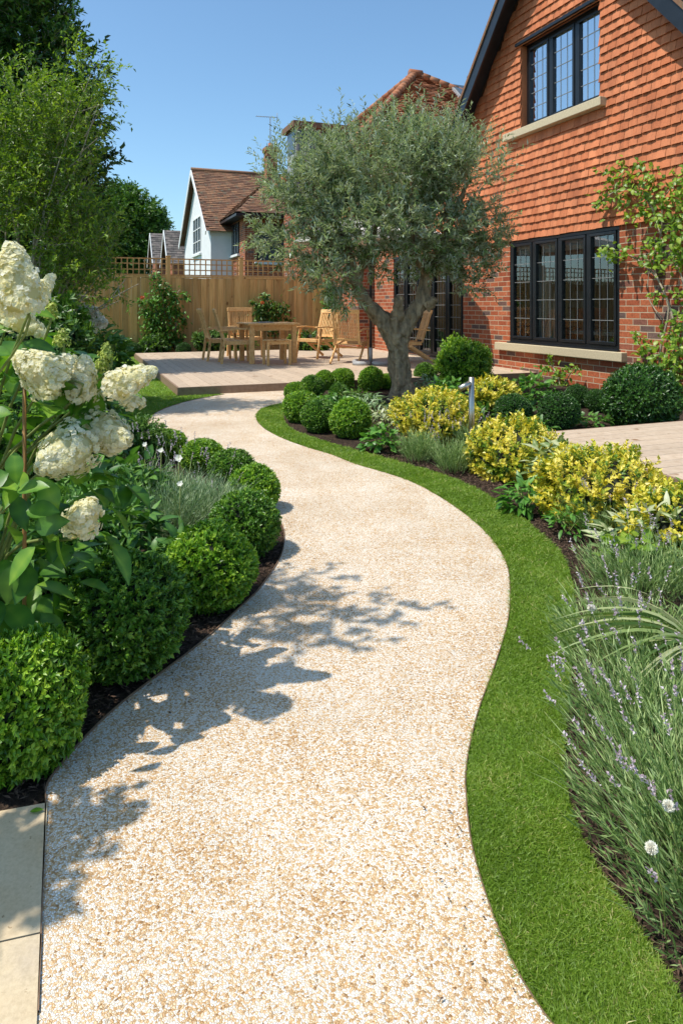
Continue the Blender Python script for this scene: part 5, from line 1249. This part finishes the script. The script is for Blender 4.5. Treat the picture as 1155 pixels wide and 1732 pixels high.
# ================================================================== HYDRANGEA FOREGROUND
def panicle_arrays(seed, L, rad, n, blunt=.35, ps=1.0):
    rs = R(seed); t = rs.uniform(0, 1, n) ** .8; a = rs.uniform(0, 6.28, n)
    prof = rad * (1 - t) ** (.55) * (1 - blunt * 0) * np.minimum(1, .55 + t * 3.0); prof = np.maximum(prof, rad * .12)
    lum = 1 + .14 * np.sin(a * 3 + t * 9 + seed) + .10 * np.sin(a * 5 - t * 14)
    C = np.stack([np.cos(a) * prof * lum, np.sin(a) * prof * lum, t * L], 1)
    Nn = unit(np.stack([np.cos(a), np.sin(a), np.full(n, .35) + (t - .4) * .9], 1) + rs.normal(size=(n, 3)) * .30)
    C += Nn * rs.uniform(-.008, .007, n)[:, None]
    X = unit(np.cross(Nn, rsph(rs, n))); Y = np.cross(Nn, X); items = []
    tint = np.clip(rs.normal(.62, .2, n) + .1 * np.sin(a * 2), 0, 1); sz = rs.uniform(.0062, .0098, n) * ps
    for k in range(4):
        an = k * math.pi / 2; D = X * math.cos(an) + Y * math.sin(an); S = np.cross(Nn, D)
        r = sz[:, None]
        v0 = C; v1 = C + D * r * .55 + S * r * .52 + Nn * r * .22; v2 = C + D * r * 1.05 + Nn * r * .12; v3 = C + D * r * .55 - S * r * .52 + Nn * r * .22
        V = np.stack([v0, v1, v2, v3], 1).reshape(-1, 3); Fc = np.arange(4 * n).reshape(-1, 4)
        items.append(((V, Fc, np.repeat(np.clip(tint + rs.uniform(-.1, .1, n), 0, 1), 4)), 0))
    return items
def orient(z):
    z = Vector(z).normalized(); return z.to_track_quat('Z', 'Y').to_matrix().to_4x4()
HY = 1.9
hyd = thing('hydrangea', 'tall hydrangea bush with cream cone shaped flower heads in the left foreground', 'hydrangea', (-1.25, 1.95, 0))
def head(px, py, Y, L, rad, axis, seed, mat='petal', n=430, par=hyd):
    """px,py: middle of the panicle in the photo"""
    p = Pd(px, py, Y); ax = Vector(axis).normalized()
    if mat == 'petal': L *= 1.1; rad *= 1.16
    it = panicle_arrays(seed, L, rad, n, ps=1.0 if mat == 'petal' else .45)
    base = p - ax * L * .42
    V, Fl, T, ms = join_arrays(it)
    me = npmesh('flower_head', V, Fl, T, ms); me.transform(Matrix.Translation(base) @ orient(ax))
    o = link('flower_head', me, M[mat], par)
    m = MB(); X_ = Matrix.Translation(base) @ orient(ax)
    m.tube([X_ @ Vector((0, 0, z_ * L)) for z_ in (.03, .25, .5, .75, .93)], [rad * k_ * (1 if mat == 'petal' else .55) for k_ in (.55, .78, .66, .46, .15)], 12, .2)
    m.build('flower_core', M['petal'] if mat == 'petal' else M['budp'], o, True)
    return base, ax
heads = []
heads.append(head(30, 482, 1.74, .165, .062, (-.12, -.1, 1), 1, n=1000))
heads.append(head(76, 630, 1.88, .135, .064, (-.75, -.3, .55), 2, n=900))
heads.append(head(137, 645, 1.95, .115, .046, (.25, -.2, 1), 3, n=560))
heads.append(head(216, 645, 1.95, .135, .043, (1, -.1, .40), 4, n=560))
heads.append(head(226, 680, 2.0, .05, .022, (1, 0, -.1), 5, n=90))
heads.append(head(160, 693, 2.05, .09, .034, (.2, .2, 1), 6, n=200))
heads.append(head(184, 736, 1.98, .14, .060, (.8, -.6, -.1), 7, n=760))
heads.append(head(110, 766, 1.86, .145, .068, (-.3, -.8, -.25), 8, n=860))
heads.append(head(143, 874, 1.80, .10, .044, (.6, -.5, .9), 9, n=400))
heads.append(head(40, 545, 2.0, .11, .035, (.9, 0, -.5), 10, n=220))
heads.append(head(12, 530, 2.05, .09, .03, (.2, 0, 1), 12, n=120))
heads.append(head(78, 483, 1.9, .05, .018, (.6, 0, .9), 11, n=80))
heads.append(head(180, 596, 2.0, .045, .020, (.1, 0, 1), 13, 'budp', 260))
heads.append(head(105, 574, 1.95, .05, .024, (.1, 0, 1), 14, 'budp', 260))
heads.append(head(86, 528, 1.95, .045, .020, (.2, 0, 1), 15, 'budp', 260))
heads.append(head(172, 618, 2.0, .045, .02, (.4, 0, .6), 16, 'budp', 260))
hb = Vector((-1.22, 2.0, 0)); m = MB(); rg = random.Random(3)
for i, (b, ax) in enumerate(heads):
    r0 = hb + Vector((rg.uniform(-.12, .12), rg.uniform(-.1, .15), 0)); md_ = r0.lerp(b, .55) + Vector((-.06, .05, .12))
    m.tube(limb_path([r0, md_, b - ax * .05, b + ax * .02], 4), interp([.006, .005, .0035, .003], 13), 6)
m.build('stems', M['stem'], hyd)
rs = R(500)
# large leaves in opposite pairs through the bush
n = 560; c = np.array([-1.12, 2.08, .56]); D0 = rsph(rs, n); rr_ = rs.uniform(.45, 1, n) ** .5
P = c + D0 * np.array([.48, .40, .60]) * rr_[:, None]; P[:, 0] -= .10 * (P[:, 2] < .45); ok = (P[:, 2] > .12); P = P[ok]; D0 = D0[ok]; n = len(P)
D = unit(D0 * [1, 1, .25] + rs.normal(size=(n, 3)) * .45 + [.1, -.25, -.1]); N = unit(np.array([0, 0, 1.0]) + rs.normal(size=(n, 3)) * .38 + D0 * .3)
a1 = big_leaf_arrays(P, D, N, .115 * rs.uniform(.55, 1.15, n), .068 * rs.uniform(.7, 1.1, n), np.clip(rs.uniform(0, .8, n) + .15 * (P[:, 2] > .8), 0, 1), .28, .25, ((0, .05), (.12, .55), (.28, .92), (.45, 1), (.62, .86), (.78, .58), (.91, .25), (1, .01)))
hand = [(22, 955, 1.75, (-.1, -.3, -1)), (100, 905, 1.75, (.1, -.2, -1)), (60, 925, 1.7, (-.5, -.3, -.6)), (75, 815, 1.75, (.4, -.3, -.6)), (60, 890, 1.75, (.7, -.3, .2)), (30, 830, 1.7, (.9, -.2, .3)), (45, 865, 1.7, (.8, 0, .1)), (95, 740, 1.85, (.7, 0, .3)), (70, 700, 1.85, (.8, -.2, .2)), (20, 700, 1.75, (-.8, -.2, .1)), (40, 580, 1.8, (.9, 0, -.1)), (20, 600, 1.8, (-.7, -.2, .2)), (5, 640, 1.7, (-.5, -.2, -.4)), (15, 800, 1.65, (-.6, -.4, -.3)), (120, 720, 1.9, (.3, -.2, -.9)), (30, 520, 1.85, (.8, .1, -.1)), (10, 505, 1.8, (.9, -.2, .3)), (110, 660, 1.95, (.4, 0, -.8)), (5, 870, 1.6, (-.4, -.4, -.5)), (160, 660, 2.0, (.2, -.1, -1)), (175, 680, 2.0, (.8, 0, .1)), (25, 765, 1.7, (.2, -.4, -.8))]
Ph = np.array([Pd(a, b, c_)[:] for a, b, c_, d in hand]); Dh = np.array([d for *_, d in hand], float); n = len(hand)
a2 = big_leaf_arrays(Ph, Dh, unit(np.array([[-.2, -.55, .8]] * n) + rs.normal(size=(n, 3)) * .3), .092 * rs.uniform(.8, 1.15, n), .055 * rs.uniform(.8, 1.1, n), rs.uniform(.1, .8, n), .22, .22, ((0, .05), (.12, .55), (.28, .92), (.45, 1), (.62, .86), (.78, .58), (.91, .25), (1, .01)))
V_, Fl_, T_, ms_ = join_arrays([(a1, 0), (a2, 0)]); link('leaves', npmesh('leaves', V_, Fl_, T_, ms_, True), M['hyd'], hyd)
# bamboo cane
p0 = Pd(42, 622, 1.90); m = MB(); m.tube([(0, 0, 0), (.0, 0, p0.z * .5), (.0, 0, p0.z)], .0055, 10); t = thing('cane', 'thin brown plant cane standing upright in front of the hydrangea', 'cane', (p0.x, p0.y, 0)); m.build('cane_rod', M['cane'], t, False)
# back hydrangea with white flowers, dark
p = Pd(145, 570, 8.2); h2 = thing('hydrangea', 'dark leaved bush with flat white flowers behind the lawn edge', 'hydrangea', (p.x, p.y, 0))
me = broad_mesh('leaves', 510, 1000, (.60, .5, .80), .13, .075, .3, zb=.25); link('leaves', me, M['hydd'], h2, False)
for i, (px, py, r) in enumerate([(138, 525, .11), (150, 530, .12), (160, 537, .08), (168, 546, .08), (143, 560, .09), (152, 558, .06), (128, 528, .08), (132, 555, .05), (130, 580, .04)]):
    c = Pd(px, py, 7.75); rs = R(600 + i); D = rsph(rs, 150); D[:, 2] *= .6
    V, Fc, T = leaf_arrays(D * r * .8 + np.array(c[:]), unit(D + rs.normal(size=(150, 3)) * .5), rsph(rs, 150), .05, .05, rs.uniform(0, 1, 150), .3); link('flower_head', npmesh('flower_head', V, Fc, T), M['whitefl'], h2)

# ---------------- planting between hydrangea and box balls
shrub('leafy_shrub', 'dark leafy shrub under the wispy shrub at the lawn edge', 60, 600, .55, .55, 6.6, 1200, 9, .075, .035, M['dtree'], 90)
shrub('leafy_shrub', 'small green shrub beside the lawn below the conical flowers', 238, 742, .15, .11, 5.0, 400, 9, .035, .018, M['mtree'], 91, core=.7)
shrub('leafy_shrub', 'dense green shrub deep behind the hydrangea', 90, 730, .44, .42, 4.4, 1500, 9, .06, .03, M['dtree'], 92)
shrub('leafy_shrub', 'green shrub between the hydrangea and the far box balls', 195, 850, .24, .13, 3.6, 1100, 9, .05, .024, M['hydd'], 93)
shrub('leafy_shrub', 'dark green shrub low behind the largest box ball', 90, 915, .28, .16, 2.9, 1100, 9, .045, .022, M['hydd'], 94)
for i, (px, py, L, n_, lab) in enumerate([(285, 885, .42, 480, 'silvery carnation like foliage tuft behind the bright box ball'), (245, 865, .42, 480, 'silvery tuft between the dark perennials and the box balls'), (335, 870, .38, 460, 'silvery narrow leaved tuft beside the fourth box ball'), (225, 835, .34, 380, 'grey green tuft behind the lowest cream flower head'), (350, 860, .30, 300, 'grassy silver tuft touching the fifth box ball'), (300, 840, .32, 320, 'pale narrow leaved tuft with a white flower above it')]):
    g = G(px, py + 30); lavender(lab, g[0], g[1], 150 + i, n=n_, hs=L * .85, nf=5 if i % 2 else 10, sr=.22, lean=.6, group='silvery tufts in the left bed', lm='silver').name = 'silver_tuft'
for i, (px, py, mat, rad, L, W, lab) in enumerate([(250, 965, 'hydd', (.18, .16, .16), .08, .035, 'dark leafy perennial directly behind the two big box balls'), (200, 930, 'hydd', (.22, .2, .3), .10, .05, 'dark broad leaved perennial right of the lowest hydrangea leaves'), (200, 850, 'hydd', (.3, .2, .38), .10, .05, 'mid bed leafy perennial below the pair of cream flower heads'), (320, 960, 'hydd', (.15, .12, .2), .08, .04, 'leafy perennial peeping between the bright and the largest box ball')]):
    broad_plant('leafy_perennial', lab, px, py + 40, rad, 230, L, W, M[mat], 220 + i)
tuft_plant('strappy_grass', 'tuft of long thin arching leaves left of the largest box ball', 70, 1105, .30, .0055, 130, M['silver'], 230, .10, .9, .55)
tuft_plant('strappy_grass', 'second tuft of arching thin leaves behind the nearest box ball', 20, 1085, .28, .0055, 110, M['silver'], 231, .10, .9, .55)
tuft_plant('strappy_grass', 'dark grassy tuft above the largest box ball', 150, 1020, .30, .006, 160, M['hydd'], 232, .12, .8, .5)
# white poppy like flowers in the bed
for (px, py, Y, r, lab) in ((270, 762, 3.6, .018, 'small white flower leftmost above the mid bed foliage'), (300, 775, 3.5, .026, 'white flower with drooping petals by the far box ball'), (302, 818, 3.2, .017, 'white flower with yellow centre above the silvery tuft'), (243, 752, 3.7, .017, 'white flower beside the small green shrub at the lawn')):
    p = Pd(px, py, Y); t = thing('white_flower', lab, 'flower', (p.x, p.y, 0), 0, 'white flowers in the left bed'); m = MB(); m.tube([(0, 0, 0), (.01, 0, p.z)], .002, 5); m.build('stem', M['stem'], t, False)
    n = 6; a = np.linspace(0, 5.2, n); D = np.stack([np.cos(a), np.sin(a) * .5 - .3, np.sin(a) * .8 + .1], 1); V, Fc, T = big_leaf_arrays(np.tile([.01, -.005, p.z], (n, 1)), D, np.tile([-.2, -.8, .5], (n, 1)), r * R(int(px)).uniform(.75, 1.1, n), r * .85, np.full(n, .6), -.15, .3)
    link('petals', npmesh('petals', V, Fc, T, smooth=True), M['whitefl'], t, False)
    m = MB(); m.tube([(.01, 0, p.z), (.01, 0, p.z + .006)], r * .2, 8); m.build('flower_centre', M['budp'], t, False)

# ================================================================== SUN, SKY, CAMERA
elev = math.radians(61.5); az = math.radians(180 + 21)      # direction towards the sun, angle in the XY plane from +X
sd = Vector((math.cos(elev) * math.cos(az), math.cos(elev) * math.sin(az), math.sin(elev)))
sun = bpy.data.lights.new('sun', 'SUN'); sun.energy = 5.0; sun.angle = math.radians(.55); sun.color = (1, .955, .87)
so = bpy.data.objects.new('sun', sun); COL.objects.link(so); so.rotation_euler = sd.to_track_quat('Z', 'Y').to_euler()
wd = bpy.data.worlds.new('World'); scn.world = wd; wd.use_nodes = True; nt = wd.node_tree
bgn = nt.nodes['Background']; sky = nt.nodes.new('ShaderNodeTexSky'); sky.sky_type = 'NISHITA'; sky.sun_disc = False
sky.sun_elevation = elev; sky.sun_rotation = math.atan2(sd.x, sd.y); sky.air_density = 1.0; sky.dust_density = 1.1; sky.ozone_density = 1.6
nt.links.new(mixc(nt, 1.0, sky.outputs[0], (1.02, 1.27, 1.33), 'MULTIPLY'), bgn.inputs[0]); bgn.inputs[1].default_value = .15
cam = bpy.data.cameras.new('camera'); co = bpy.data.objects.new('camera', cam); COL.objects.link(co)
co.location = EYE; co.rotation_euler = (math.radians(90), 0, 0)
cam.sensor_fit = 'VERTICAL'; cam.sensor_height = 36; cam.lens = F / 1732 * 36; cam.shift_y = -(866 - HOR) / 1732; cam.clip_end = 2000; cam.clip_start = .05
scn.camera = co
scn.view_settings.view_transform = 'Standard'; scn.view_settings.look = 'None'; scn.view_settings.exposure = 0
scn.cycles.max_bounces = 8; scn.cycles.transparent_max_bounces = 12
